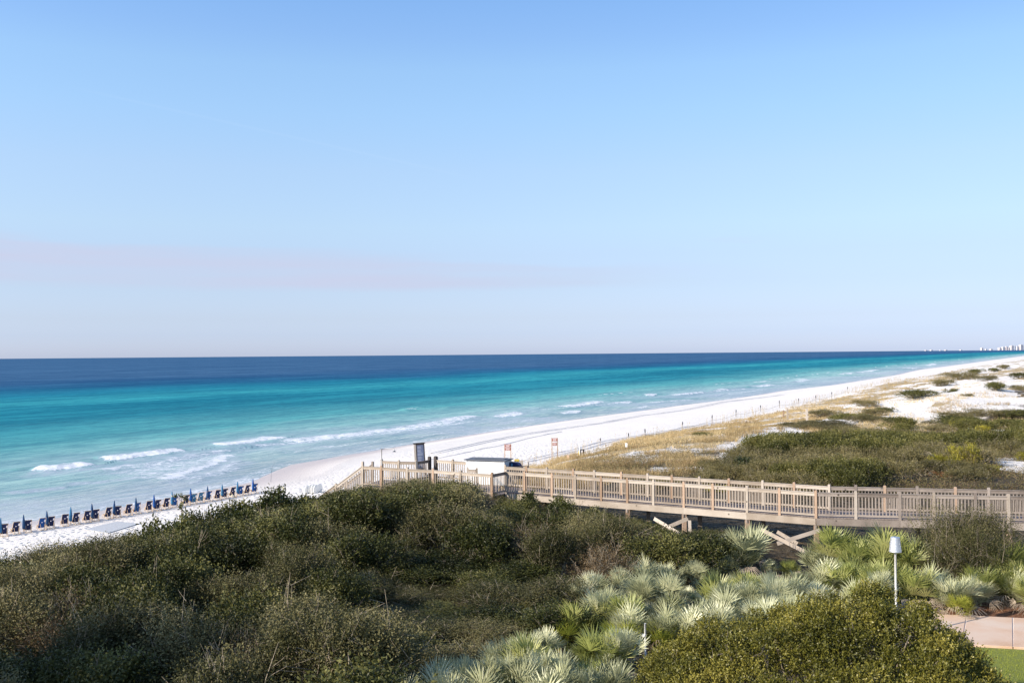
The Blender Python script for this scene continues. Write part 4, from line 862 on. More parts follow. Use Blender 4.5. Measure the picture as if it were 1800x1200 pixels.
for i, (px, py, w, lab) in enumerate(MD):
    b_ = ground(px, py + 6); s = w * b_[1] / FPX / 4.1; put(('dune', i % 5) if i % 3 else ('dgreen', i % 2), b_[0], b_[1], b_[2] - 0.15, s, min(s * 0.75, max(0.55, 14 * b_[1] / FPX / 1.6)) , i * 1.9, lab, 'shrub')
# bleached dead branches
def dead_branch(px, py, Y, L, rz, lab):
    q = at(px, py, Y=Y); g = gz(q[0], Y); r_ = np.random.default_rng(int(px)); segs = [([(-L / 2, 0, 0.25), (0, 0.1, 0.45), (L / 2, 0, 0.6)], [0.05, 0.04, 0.02])]
    for i in range(7): a = np.array([r_.uniform(-L / 2, L / 2), 0.05, 0.45]); segs.append(([a, a + [r_.normal() * 0.4, r_.normal() * 0.3, 0.35], a + [r_.normal() * 0.7, r_.normal() * 0.5, 0.6]], [0.03, 0.02, 0.008]))
    V, F = limb_tubes(segs, 5); o = mesh_np('dead_branch', V, F, M['twig']); o.location = (q[0], Y, g + 0.2); o.rotation_euler = (0, 0, rz); tag(o, lab, 'branch')
dead_branch(1564, 792, 84, 1.3, 0.3, 'bleached dead branch lying on the green dune scrub'); dead_branch(1640, 738, 150, 2.6, -0.5, 'long bleached branch below the far white blow-out'); dead_branch(1640, 800, 78, 0.9, 1.0, 'pale forked dead branch beside the rusty shrub')

# low woody cover and dry grass: masses nobody could count
def scatter(n, kr, yr, seed, test, power=1.0):
    rng = np.random.default_rng(seed); iy = rng.uniform(1 / yr[1], 1 / yr[0], n) if power == 1 else None
    Y = 1 / iy; x = rng.uniform(*kr, n) * Y; m_ = test(x, Y); return x[m_], Y[m_], rng
def blades(name, x, y, rng, per, hgt, wid, m_, lean=0.5, spread=0.3, head=False, hscale=None):
    n = len(x); z = height(x, y); sc = 1 + 0.0035 * np.clip(y - 70, 0, 500) if hscale is None else hscale
    X = np.repeat(x, per); Y = np.repeat(y, per); Z = np.repeat(z, per); S = np.repeat(sc, per) if np.ndim(sc) else sc; k = n * per
    ang = rng.uniform(0, 2 * np.pi, k); rr = spread * np.sqrt(rng.uniform(size=k)); b = np.stack([X + rr * np.cos(ang), Y + rr * np.sin(ang), Z - 0.03], 1)
    a2 = ang + rng.normal(size=k) * 0.8; ln_ = lean * rng.uniform(0.1, 1, k); H = hgt * rng.uniform(0.5, 1.15, k) * (0.7 + 0.6 * np.repeat(rng.uniform(size=n), per)); W = wid * S
    d = np.stack([np.cos(a2) * ln_, np.sin(a2) * ln_, np.ones(k)], 1); tip = b + d * H[:, None]; sd = np.stack([np.cos(a2 * 3), np.sin(a2 * 3), np.zeros(k)], 1) * (W * 0.5)[:, None] if np.ndim(W) else np.stack([np.cos(a2 * 3), np.sin(a2 * 3), np.zeros(k)], 1) * W * 0.5
    V = np.stack([b - sd, b + sd, tip], 1).reshape(-1, 3); F = np.arange(3 * k).reshape(k, 3)
    t_ = np.repeat(np.clip(np.repeat(rng.uniform(0, 0.6, n), per) + 0.4 * rng.uniform(size=k), 0, 1), 3); return mesh_np(name, V, F, m_, None, {'tint': t_})
def dry_ok(x, y):
    dt = poly_dist(x, y, TOE); de = poly_dist(x, y, EDGE); nz_ = fbm(x / 10, y / 10, 401, 4); n2_ = fbm(x / 4, y / 4, 402, 3)
    ok = (dt + 9 * nz_ > 5) & (de < 10 + 10 * nz_) & (y > 66) & (n2_ > -0.12 + 0.0 * x) & (fbm(x / 6, y / 6, 405, 3) > np.where(de > -14, -0.10, -0.5)) 
    wx_ = x + 0.03 * y * fbm(x / 14, y / 14, 301, 4); wy_ = y * (1 + 0.09 * fbm(x / 11, y / 11, 302, 4))
    return ok & ~any_in(wx_, wy_, SANDZ)
x, y, rg = scatter(80000, (0.0, 0.56), (66, 1600), 51, dry_ok); print('dry tufts', len(x))
o = blades('dune_grass', x, y, rg, 9, 0.62, 0.035, M['gold'], 0.7, 0.42); tag(o, 'golden dry grass covering the seaward slope of the dunes', 'grass', None, 'stuff')
def low_ok(x, y):
    de = poly_dist(x, y, EDGE); nz_ = fbm(x / 8, y / 8, 411, 4); wx_ = x + 0.03 * y * fbm(x / 14, y / 14, 301, 4); wy_ = y * (1 + 0.09 * fbm(x / 11, y / 11, 302, 4))
    return (de > -34) & (de + 14 * nz_ > -22) & (y > 62) & (nz_ > np.where(de > 0, -0.22, 0.0)) & ~any_in(wx_, wy_, SANDZ)
x, y, rg = scatter(42000, (0.06, 0.62), (62, 900), 53, low_ok); print('low', len(x))
def lowcover(name, x, y, rg, per, m_, hh=0.32, sp_=0.55, ll=0.10):
    n = len(x); sc = 1 + 0.006 * np.clip(y - 65, 0, 600); z = height(x, y); k = n * per; d = unit(rg.normal(size=(k, 3)) + [0, 0, 0.4]); S = np.repeat(sc, per)
    P = np.stack([np.repeat(x, per), np.repeat(y, per), np.repeat(z, per)], 1) + np.stack([rg.normal(size=k) * sp_ * 0.5 * S, rg.normal(size=k) * sp_ * 0.5 * S, np.abs(rg.normal(size=k)) * hh * (0.8 + 0.2 * S)], 1)
    V, F = leaves(P, d, ll * S ** 0.8, ll * 0.4 * S ** 0.8, rg); t_ = np.repeat(np.clip(np.repeat(rg.uniform(0, 0.7, n), per) + 0.3 * rg.uniform(size=k), 0, 1), 4)
    return mesh_np(name, V, F, m_, None, {'tint': t_})
half = rg.uniform(size=len(x)) < 0.55
o = lowcover('dune_ground_cover', x[half], y[half], rg, 9, M['dune']); tag(o, 'low grey-green woody ground cover between the dune shrubs', 'ground cover', None, 'stuff')
o = lowcover('dry_ground_cover', x[~half], y[~half], rg, 8, M['brownscrub'], 0.26); tag(o, 'low brown twiggy ground cover between the dune shrubs', 'ground cover', None, 'stuff')
def far_ok(x, y): return (poly_dist(x, y, TOE) > 6) & (y > 110) & (fbm(x / 13, y / 13, 431, 4) > 0.02) & ~(any_in(x, y, SANDZ[4:]) & (y < 230))
x, y, rg = scatter(30000, (0.1, 0.62), (110, 2200), 67, far_ok)
o = blades('far_dune_grass', x, y, rg, 7, 0.5, 0.05, M['gold'], 0.8, 0.6); tag(o, 'thin tan grass scattered over the distant white dunes', 'grass', None, 'stuff')
# undergrowth beneath the near thicket and palmettos
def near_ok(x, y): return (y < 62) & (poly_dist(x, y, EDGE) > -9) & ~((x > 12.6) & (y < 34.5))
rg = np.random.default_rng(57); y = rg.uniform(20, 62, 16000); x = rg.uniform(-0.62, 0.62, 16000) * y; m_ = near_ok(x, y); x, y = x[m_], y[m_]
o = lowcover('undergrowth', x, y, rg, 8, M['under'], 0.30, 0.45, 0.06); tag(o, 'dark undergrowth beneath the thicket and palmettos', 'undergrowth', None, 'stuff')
# golden grass on the bluff face left of the landing
def bl_ok(x, y): dt = poly_dist(x, y, TOE); de = poly_dist(x, y, EDGE); return (dt > 0) & (de < 3) & (y < 110) & (fbm(x / 5, y / 5, 421, 3) > -0.3)
rg = np.random.default_rng(59); y = rg.uniform(30, 110, 9000); x = rg.uniform(-0.6, 0.05, 9000) * y; m_ = bl_ok(x, y); x, y = x[m_], y[m_]
o = blades('bluff_grass', x, y, rg, 9, 0.6, 0.03, M['gold'], 0.7, 0.35); tag(o, 'dry grass on the bluff face above the beach', 'grass', None, 'stuff')
# sea oats: tall thin stalks with seed heads along the toe of the dune
rg = np.random.default_rng(61); sx, sy = [], []
for a, b in zip(TOE[5:-3], TOE[6:-2]):
    L = math.dist(a, b); n = int(L * 1.1)
    for i in range(n):
        u_ = rg.uniform(); off = rg.normal() * 2.2 + 1.5; d = (np.array(b) - a) / L
        q = np.array(a) + (np.array(b) - a) * u_ + np.array([d[1], -d[0]]) * off
        if vnoise(q[0] / 6, q[1] / 6, 65) > 0.42 and 70 < q[1] < 560: sx.append(q[0]); sy.append(q[1])
sx, sy = np.array(sx), np.array(sy); print('oats', len(sx)); n = len(sx); H = rg.uniform(0.9, 1.8, n); z = height(sx, sy); ln_ = rg.normal(size=(n, 2)) * 0.15; W = (0.013 + 0.00004 * sy)
b = np.stack([sx, sy, z], 1); tp = b + np.stack([ln_[:, 0], ln_[:, 1], np.ones(n)], 1) * H[:, None]; s_ = np.zeros((n, 3)); s_[:, 0] = W
hd = tp + np.stack([ln_[:, 0] + 0.05, ln_[:, 1], np.full(n, 0.30)], 1)
V = np.concatenate([np.stack([b - s_, b + s_, tp + s_ * .6, tp - s_ * .6], 1), np.stack([tp, (tp + hd) / 2 + s_ * 2.2, hd, (tp + hd) / 2 - s_ * 2.2], 1)]).reshape(-1, 3)
o = mesh_np('sea_oats', V, np.arange(8 * n).reshape(-1, 4), M['gold'], None, {'tint': np.tile(np.repeat(rg.uniform(size=n), 4), 2)}); tag(o, 'tall thin sea oats along the foot of the dune', 'sea oats', None, 'stuff')

# two unseen trees added left of the frame to shade the near thicket corner
for i, (x, y, hh_) in enumerate([(-19.5, 20.5, 9.4), (-17.5, 15.5, 7.4)]):
    g = gz(x, y); put(('spread', 0), x, y, g - 0.3, 1.75, hh_ / 2.9, i * 2.0, 'added shade-casting tree, unseen outside the left of the view, %s' % ('the farther' if i == 0 else 'the nearer'), 'tree')

# ------------------------------------------------------------------ boardwalk
DECK = 13.58; PT = 14.78                     # deck level and post tops
A_ = at(922.4, 827.4, z=PT)[:2]; B_ = at(1434, 861, z=PT)[:2]; C_far = at(1772, 867.4, z=PT)[:2]
dl = (C_far - B_) / np.linalg.norm(C_far - B_); D_ = B_ + dl * 14.5
def on_line(P, Q, px):
    """the point of line PQ seen in photograph column px (post tops)"""
    d = ray(px, 845.0); k = d[0] / d[1]; P = np.asarray(P); Q = np.asarray(Q); e = Q - P
    t_ = (k * P[1] - P[0]) / (e[0] - k * e[1]); return P + e * t_
nR = [890, 922.4, 970.6, 1011.6, 1057, 1103, 1148.6, 1202, 1253, 1313, 1370, 1434]
near = [on_line(A_, B_, x) for x in nR]
nearL = [on_line(B_, D_, x) for x in (1503.6, 1581, 1641, 1714, 1772)] + [on_line(B_, D_, 1772) + dl * q for q in (1.9, 3.7)]
FA = at(888.4, 816.5, z=PT)[:2]; FB = at(1448, 850.0, z=PT)[:2]; FC = at(1737.6, 856.4, z=PT)[:2]
fR = [888.4, 926, 961.4, 1008, 1045, 1092.4, 1138.6, 1181.4, 1229.4, 1281.4, 1340.6, 1396, 1457.6]
far_ = [on_line(FA, FB, x) for x in fR[:-1]] + [at(1457.6, 850.8, z=PT)[:2]]
fl = (FC - far_[-1]) / np.linalg.norm(FC - far_[-1])
farL = [on_line(far_[-1], FC, x) for x in (1504, 1555, 1612, 1679, 1737.6)] + [on_line(far_[-1], FC, 1737.6) + fl * q for q in (1.9, 3.8, 5.6)]
bw = thing('boardwalk', (B_[0], B_[1], DECK), 0, 'long timber boardwalk with railings, its landing and stairs going down to the beach', 'boardwalk')
off = np.array([B_[0], B_[1], DECK]); 
def bb(mb, name, m_, bevel=0): 
    mb.v = [np.asarray(v) - off for v in mb.v]; return mb.build(name, m_, bw, bevel=bevel)
def v3(p, z): return np.array([p[0], p[1], z])
def post(p, m_, top=PT, bot=DECK - 0.30, w=0.115, dirv_=None):
    d = dirv_ if dirv_ is not None else np.array([1.0, 0]); n = np.array([-d[1], d[0]]); h = top - bot
    mb = MB().box(v3(p, bot + (h - 0.03) / 2), (*(d * w), 0), (*(n * w), 0), (0, 0, h - 0.03)); mb.box(v3(p, top - 0.022), (*(d * w * 0.8), 0), (*(n * w * 0.8), 0), (0, 0, 0.042))
    return bb(mb, 'post', m_)
def bay(p, q, m_, zp=DECK, zq=DECK, rail=1.07, mb_b=None, botrail=0.10, sp_=0.145):
    """one rail section: top rail board and its balusters"""
    p, q = np.asarray(p), np.asarray(q); d = (q - p); L = np.linalg.norm(d); d = d / L; nrm = np.array([d[1], -d[0]])
    if nrm @ p > 0: nrm = -nrm
    a, b = p + d * 0.06 + nrm * 0.012, q - d * 0.06 + nrm * 0.012
    mb = MB().bar(v3(a, zp + rail - 0.065), v3(b, zq + rail - 0.065), 0.04, 0.135); mb.bar(v3(a + nrm * 0.001, zp + rail + 0.018), v3(b + nrm * 0.001, zq + rail + 0.018), 0.10, 0.03)
    bb(mb, 'top_rail', m_)
    mb = MB(); n = max(2, int(round((L - 0.12) / sp_)))
    mb.bar(v3(a, zp + botrail), v3(b, zq + botrail), 0.045, 0.085)
    for i in range(n):
        u_ = (i + 0.5) / n; c = a + (b - a) * u_ - nrm * 0.026; z = zp + (zq - zp) * u_
        mb.box(v3(c, z + (botrail + 0.02 + rail - 0.07) / 2), (*(d * 0.038), 0), (*(nrm * 0.034), 0), (0, 0, rail - 0.07 - botrail - 0.02))
    bb(mb, 'balusters', mb_b or (M['wood_bal'] if m_ is M['wood_new'] else m_))
def line(ps, mats, pm, **k):
    for i, (p, q) in enumerate(zip(ps[:-1], ps[1:])): bay(p, q, mats[i] if isinstance(mats, list) else mats, **k)
def dirof(ps, i): e = np.asarray(ps[min(i + 1, len(ps) - 1)]) - ps[max(i - 1, 0)]; return e / np.linalg.norm(e)
line(near, M['wood_new'], None); line([near[-1]] + nearL, M['wood_old'], None); line(far_, M['wood_new'], None); line([far_[-1]] + farL, M['wood_old'], None)
for i, p in enumerate(near): post(p, M['wood_post'] if i % 3 else M['wood_new'], dirv_=dirof(near, i))
for i, p in enumerate(nearL): post(p, M['wood_old'] if i % 2 else M['wood_new'], dirv_=dl)
for i, p in enumerate(far_): post(p, M['wood_post'] if i % 2 else M['wood_new'], dirv_=dirof(far_, i))
for i, p in enumerate(farL): post(p, M['wood_post'] if i % 2 else M['wood_old'], dirv_=fl)
# landing: near edge, far edge, returns and stair rails
LN = [at(x, y, z=PT)[:2] for x, y in ((865, 830), (810, 826.4), (761.6, 822.6), (716, 820.6), (670.6, 817.8), (637.6, 815.8))]
LF = [at(x, y, z=PT)[:2] for x, y in ((671, 806.5), (701, 808), (731.6, 808.3), (755, 805.0))]; LG = [at(x, y, z=PT)[:2] for x, y in ((766, 805.0), (796, 807), (826, 809.0))]
ret = near[0] + (near[1] - near[0]) * -0.02
line(LN, M['wood_new'], None); line([LN[0], (LN[0] + ret) / 2, ret][::2], M['wood_old'], None); line(LF, [M['wood_new'], M['wood_new'], M['wood_old']], None); line(LG, M['wood_new'], None)
for i, p in enumerate(LN): post(p, M['wood_post'] if i % 2 == 0 else M['wood_new'], dirv_=dirof(LN, i), top=PT + (0.16 if i == 5 else 0))
for i, p in enumerate(LF): post(p, M['wood_new'] if i < 3 else M['wood_dark'], dirv_=dirof(LF, i), top=PT + (0.1 if i == 3 else 0), w=0.115 if i < 3 else 0.16)
for i, p in enumerate(LG): post(p, M['wood_new'] if i else M['wood_dark'], dirv_=dirof(LG, i), top=PT + (0.12 if i == 0 else 0), w=0.115 if i else 0.18)
post(at(1302.0, 849, z=PT)[:2] * 0 + at(820.0, 826, z=PT)[:2] + np.array([0, 1.3]), M['wood_new'])
p_in = at(838, 822, z=PT)[:2]; post(p_in, M['wood_new']); bay(at(820, 826, z=PT)[:2] + np.array([0, 1.3]), p_in, M['wood_old'])
# far return from the landing to the ramp's far side, and two dark posts behind the shed
for x, y in ((851, 803.5), (889, 806.0), (917, 808.5)): post(at(x, y, Y=61.5)[:2], M['wood_new'], top=at(x, y, Y=61.5)[2], w=0.2)
# stairs from the landing's left end toward the beach
S0 = LN[-1]; sd_ = np.array([-0.93, 0.36]); sd_ /= np.linalg.norm(sd_); sn_ = np.array([-sd_[1], sd_[0]]) * -1
S1 = S0 + sd_ * 1.75; S2 = S1 + sd_ * 1.9; dz1, dz2 = -1.12, -2.35
bay(S0, S1, M['wood_new'], DECK, DECK + dz1, rail=1.05); bay(S1, S2, M['wood_new'], DECK + dz1, DECK + dz2, rail=1.05); post(S1, M['wood_new'], top=PT + dz1 - 0.02, bot=DECK + dz1 - 0.5, dirv_=sd_); post(S2, M['wood_new'], top=PT + dz2, bot=DECK + dz2 - 0.5, dirv_=sd_)
T0 = S0 + np.array([0.35, 1.5]); T1 = T0 + sd_ * 1.75; T2 = T1 + sd_ * 1.9
bay(T0, T1, M['wood_old'], DECK, DECK + dz1, rail=1.0); bay(T1, T2, M['wood_old'], DECK + dz1, DECK + dz2, rail=1.0); post(T0, M['wood_old'], dirv_=sd_); post(T1, M['wood_old'], top=PT + dz1 - 0.02, bot=DECK + dz1 - 0.5, dirv_=sd_)
mb = MB()
for i in range(13):
    c = (S0 + T0) / 2 + sd_ * (0.15 + 0.28 * i); mb.box(v3(c, DECK - 0.17 * (i + 1)), (*(sd_ * 0.29), 0), (*(sn_ * 1.35), 0), (0, 0, 0.045))
bb(mb, 'stair_treads', M['wood_deck'])
# planks
def planks(p0, p1, q0, q1, name, m_, w=0.142, zo=0.0):
    """boards laid across a strip between the near edge p0-p1 and the far edge q0-q1"""
    p0, p1, q0, q1 = map(np.asarray, (p0, p1, q0, q1)); n = int(np.linalg.norm(p1 - p0) / w); mb = MB()
    for i in range(n):
        a0, a1 = (i + 0.04) / n, (i + 0.96) / n; zz = DECK + zo - 0.002 * (i % 3)
        P = [v3(p0 + (p1 - p0) * a0, zz), v3(p0 + (p1 - p0) * a1, zz), v3(q0 + (q1 - q0) * a1, zz), v3(q0 + (q1 - q0) * a0, zz)]
        mb.prism([q - np.array([0, 0, 0.038]) for q in P], (0, 0, 0.038))
    return bb(mb, name, m_)
planks(near[0], near[-1], far_[0], far_[-1], 'ramp_planks', M['wood_deck']); planks(near[-1] + dl * 0.01, nearL[-1], far_[-1] + dl * 0.01, farL[-1], 'level_planks', M['wood_deck'])
planks(LN[-1], LN[0], LF[0] + [0, -0.02], at(880, 816, z=PT)[:2], 'landing_planks', M['wood_deck'])
planks(LN[0] + [0.02, 0.0], ret, LN[0] + [0.3, 1.6], ret + [0.1, 0.3], 'landing_corner_planks', M['wood_deck'], zo=-0.045)
# fascia boards, beams, joists
def board(ps, m_, name='fascia_board', z0=DECK - 0.045, hh=0.30, th=0.045, o=0.075):
    for p, q in zip(ps[:-1], ps[1:]):
        p, q = np.asarray(p), np.asarray(q); d = (q - p) / np.linalg.norm(q - p); n_ = np.array([d[1], -d[0]])
        if n_ @ p > 0: n_ = -n_
        bb(MB().bar(v3(p + n_ * o, z0 - hh / 2), v3(q + n_ * o - d * 0.006, z0 - hh / 2), th, hh), name, m_)
board([near[0], near[4], near[7], near[9], near[11]], M['wood_new']); board([near[-1], nearL[1], nearL[3], nearL[-1]], M['wood_old']); board([far_[0], far_[4], far_[8], far_[-1]], M['wood_old'], o=-0.075); board([far_[-1], farL[2], farL[-1]], M['wood_old'], o=-0.075)
board([LN[0], LN[2], LN[5]], M['wood_new'])
for ps, qs in ((near, far_), ([near[-1]] + nearL, [far_[-1]] + farL)):
    for f_ in (0.28, 0.72):
        a = ps[0] + (qs[0] - ps[0]) * f_; b = ps[-1] + (qs[-1] - ps[-1]) * f_; bb(MB().bar(v3(a, DECK - 0.165), v3(b, DECK - 0.165), 0.05, 0.24), 'joist', M['wood_old'])
def support(p, m_=None, top=DECK - 0.346, w=0.19):
    g = gz(p[0], p[1]); bb(MB().box(v3(p, (top + g - 0.3) / 2), (w, 0, 0), (0, w, 0), (0, 0, top - g + 0.3)), 'support_post', m_ or M['wood_post'])
    return g
for p, q in ((near[5], far_[6]), (near[7], far_[8]), (near[9], far_[10]), (near[11], far_[12]), (nearL[2], farL[2]), (nearL[4], farL[4])):
    support(p); support(q, M['wood_old']); bb(MB().bar(v3(p + (p - q) * 0.06, DECK - 0.42), v3(q + (q - p) * 0.06, DECK - 0.42), 0.09, 0.14), 'cross_beam', M['wood_old'])
for p in (LN[0], LN[2], LN[4], LF[0], LF[2], LG[1], near[0], far_[0], near[2], far_[2]): support(p, M['wood_old'])
def brace(a, b, Y): 
    A3, B3 = at(*a, Y=Y[0]), at(*b, Y=Y[1]); bb(MB().bar(A3, B3, 0.05, 0.20, upv=(0.0, 1.0, 0.0)), 'brace', M['wood_new'])
def brace2(a, b, Y, w=0.165):
    A3, B3 = at(*a, Y=Y[0]), at(*b, Y=Y[1]); d = unit(B3 - A3); view = unit(np.array([A3[0], A3[1], 0.0])); n_ = unit(np.cross(d, view)); th = unit(np.cross(n_, d))
    bb(MB().box((A3 + B3) / 2, B3 - A3, n_ * w, th * 0.05), 'brace', M['wood_new'])
brace2((1338, 930), (1430, 977), (43.6, 41.8)); brace2((1366, 955), (1442, 931), (43.7, 43.6)); brace2((1366, 934), (1402, 955), (45.6, 45.2))
brace2((1150, 911), (1200, 941), (46.8, 45.5)); brace2((1162, 931), (1209, 911), (46.5, 46.3)); brace2((1212, 914), (1213, 944), (45.6, 45.5), 0.14)

# ------------------------------------------------------------------ shed, bin, kiosk board, shower, signs
def place3(px, py, Y): return at(px, py, Y=Y)
s0, s1 = at(819, 808, Y=57.0), at(887, 813.5, Y=56.2); shed = thing('storage_shed', (s0[0], s0[1], DECK), 0, 'white painted storage shed with a flat dark roof on the landing', 'shed'); so_ = np.array([s0[0], s0[1], DECK])
ux = (s1 - s0) * [1, 1, 0]; Lx = np.linalg.norm(ux); ux /= Lx; uy = np.array([-ux[1], ux[0], 0.0]); zt = s0[2] - 0.04; Dp = 1.15
def loc(px_, py_, z_): return ux * px_ + uy * py_ + np.array([0, 0, z_])
MB().box(loc(Lx / 2, Dp / 2, (zt - DECK) / 2 - 0.02), ux * Lx, uy * Dp, (0, 0, zt - DECK + 0.04)).build('wall', M['white'], shed, bevel=0.01)
MB().box(loc(Lx / 2, Dp / 2, zt - DECK + 0.055), ux * (Lx + 0.18), uy * (Dp + 0.2), (0, 0, 0.05)).build('roof', M['slate'], shed)
MB().box(loc(Lx / 2 + 0.1, Dp / 2 + 0.1, zt - DECK + 0.105), ux * (Lx - 0.5), uy * (Dp - 0.5), (0, 0, 0.022)).build('roof_hatch', M['slate'], shed)
for q in (0.04, Lx - 0.04): MB().box(loc(q, -0.012, (zt - DECK) / 2), ux * 0.06, uy * 0.03, (0, 0, zt - DECK - 0.05)).build('corner_trim', M['white'], shed)
k0 = at(905, 812, Y=57.2); cart = thing('equipment_cart', (k0[0], k0[1], DECK), 0, 'dark equipment cart with gear heaped on it beside the white shed', 'cart')
MB().bx(-0.55, 0.75, -0.4, 0.5, 0.25, 0.80).build('box', M['black'], cart, bevel=0.03); MB().bar((-0.6, -0.42, 0.95), (0.8, -0.42, 0.98), 0.04, 0.04).bar((0.78, -0.42, 0.8), (0.78, -0.42, 1.2), 0.05, 0.05).build('frame', M['wood_dark'], cart)
MB().prism([(-0.5, -0.3, 0.82), (0.5, -0.3, 0.82), (0.3, -0.3, 1.12), (-0.35, -0.3, 1.2)], (0, 0.6, 0)).build('cover', M['navy'], cart, bevel=0.04)
for sx_ in (-0.4, 0.6): MB().tube([(sx_, -0.5, 0.16), (sx_, -0.42, 0.16)], 0.16, 12).build('wheel', M['black'], cart)
yb = MB().box((0, 0, 0.07), (0.3, 0, 0), (0, 0.2, 0), (0, 0, 0.14)).build('folded_float', M['yellow'], None, bevel=0.03); yb.location = (k0[0] + 0.12, k0[1], DECK + 1.2); tag(yb, 'small yellow folded float lying on the dark cart', 'float')
tb = MB().tube([(0, 0, 0), (0, 0, 0.28)], 0.05, 10).build('bottle', M['teal'], None); tb.location = (k0[0] - 0.18, k0[1] - 0.5, DECK + 0.81); tb.scale = (1, 1, 1.2); tag(tb, 'small teal bottle hanging at the front of the dark cart', 'bottle')

q = at(741, 778, Y=61.0); kb = thing('information_board', (q[0], q[1], DECK), 0, 'tall dark narrow notice board with lines of small lettering on the landing', 'notice board'); H = q[2] - DECK
MB().bx(-0.27, 0.27, -0.03, 0.03, 0.35, H - 0.04).build('frame', M['wood_dark'], kb); MB().bx(-0.20, 0.20, -0.045, -0.031, 0.45, H - 0.12).build('panel', M['board'], kb)
mb = MB(); rl = random.Random(4)
for r_ in range(6):
    zc = H - 0.24 - r_ * (H - 0.75) / 6
    for l_ in range(3):
        w_ = rl.uniform(0.18, 0.33); mb.bx(-0.17, -0.17 + w_, -0.049, -0.0455, zc - l_ * 0.055, zc - l_ * 0.055 + 0.022)
mb.build('lettering', M['letter'], kb); MB().bx(-0.38, -0.28, -0.05, 0.05, -0.02, H - 0.03).build('post', M['wood_new'], kb); MB().bx(-0.42, 0.32, -0.08, 0.08, H - 0.035, H + 0.01).build('cap', M['wood_dark'], kb); MB().bx(0.22, 0.30, -0.04, 0.04, -0.02, 0.34).build('post', M['wood_dark'], kb)
kb.rotation_euler = (0, R(-3.0), R(8))
q = at(670.5, 787.8, Y=57.0); sh = thing('outdoor_shower', (q[0], q[1], DECK), 0, 'slender white shower pole with a long arm above the landing', 'shower'); H = q[2] - DECK
MB().tube([(0, 0, 0), (0, 0, H)], 0.032, 8).build('pole', M['polemet'], sh, smooth=True); MB().tube([(0, 0, H - 0.04), (0.3, 0, H - 0.01), (0.66, 0, H - 0.02), (0.72, 0, H - 0.06), (0.73, 0, H - 0.14)], 0.028, 8).build('arm', M['polemet'], sh, smooth=True)
MB().tube([(0.73, 0, H - 0.12), (0.73, 0, H - 0.16), (0.73, 0, H - 0.20)], [0.03, 0.07, 0.11], 12).build('shower_head', M['slate'], sh)
def sign(px, pyt, pyb, w, lab, second):
    b = ground(px, pyb); Y = b[1]; s = Y / FPX; H = (pyb - pyt) * s; W = w * s; r = thing('warning_sign', b, 0, lab, 'sign', 'red-brown signs on two posts on the beach')
    for k in (-1, 1): MB().bx(k * W / 2 - 0.07, k * W / 2 + 0.07, -0.05, 0.05, -0.3, H).build('post', M['wood_post'], r)
    ph = H * 0.14
    for i, zc in enumerate((H * 0.91, H * (0.91 - second))):
        wk = 1.0 if (i == 0 or second < 0.18) else 0.75
        p_ = MB().bx(-W / 2 * wk, W / 2 * wk, -0.085, -0.052, zc - ph / 2, zc + ph / 2).build('sign_panel', M['signred'], r); mb = MB()
        for l_ in range(2):
            ww = W * (0.36, 0.30)[l_] * wk; zz = zc + ph * (0.16 - 0.36 * l_); n = 6; 
            for c_ in range(n): x_ = -ww + 2 * ww * c_ / n; mb.bx(x_, x_ + 2 * ww / n * 0.72, -0.092, -0.0855, zz - ph * 0.07, zz + ph * 0.11)
        mb.build('lettering', M['white'], p_)
    return r
sign(892.8, 780.5, 815, 10.5, 'red-brown double sign on two posts, the nearer to the white shed', 0.165)
sign(975.2, 769.8, 806.5, 9.5, 'red-brown double sign on two posts, further right on the open sand', 0.21)

# wooden stand with a yellow board, low sand fence box
b = ground(1020, 803); st = thing('wooden_stand', b, 0.1, 'small dark wooden stand at the edge of the dune grass', 'stand'); s = b[1] / FPX
MB().bx(-0.05 * 1, 0.12, -0.1, 0.1, -0.2, 12 * s).build('leg', M['wood_dark'], st); MB().bx(5 * s, 5 * s + 0.15, -0.1, 0.1, -0.2, 12 * s).build('leg', M['wood_dark'], st); MB().bx(-0.15, 7.4 * s, -0.2, 0.2, 12 * s, 13.5 * s).build('top_board', M['wood_dark'], st)
yo = MB().bx(-3.2 * s, -0.1, -0.25, -0.12, 0, 11.5 * s).build('rescue_board', M['yellow'], None, bevel=0.04); yo.location = tuple(b); tag(yo, 'yellow rescue board leaning on the wooden stand', 'rescue board')
wp = MB().tube([(0, 0, 0), (0, 0, 13 * s)], 0.07, 8).build('marker_pole', M['boardwhite']); wp.location = (b[0] - 1.1 * s, b[1] - 0.35, b[2] + 6 * s * 0); wp.scale = (1, 1, 1.45); tag(wp, 'thin white pole standing behind the wooden stand', 'pole')
b = ground(1012, 806); cb = thing('sand_crate', b, 0.25, 'low open timber crate half buried in sand left of the wooden stand', 'crate'); 
for y_ in (-0.5, 0.5): MB().bx(-1.0, 1.1, y_ - 0.06, y_ + 0.06, -0.1, 0.32).build('side_board', M['wood_post'], cb)
for x_ in (-1.06, 1.16): MB().bx(x_ - 0.06, x_ + 0.06, -0.56, 0.56, -0.1, 0.36 if x_ > 0 else 0.5).build('end_board', M['wood_post'], cb)
b = ground(1101, 792); ws = thing('small_sign', b, -0.1, 'small blank white notice on a short stake in the golden grass', 'sign'); s = b[1] / FPX
MB().bx(-0.04, 0.04, -0.03, 0.03, -0.2, 8 * s).build('stake', M['wood_post'], ws); MB().bx(-2 * s, 2 * s, -0.06, -0.032, 6.5 * s, 13.5 * s).build('sign_panel', M['white'], ws)
b0 = ground(1384.5, 741); b1 = ground(1418.5, 742)
gt_ = thing('rail_gate', b0, 0, 'two stout timber posts joined by a thin rail on the grassy dune', 'fence'); 
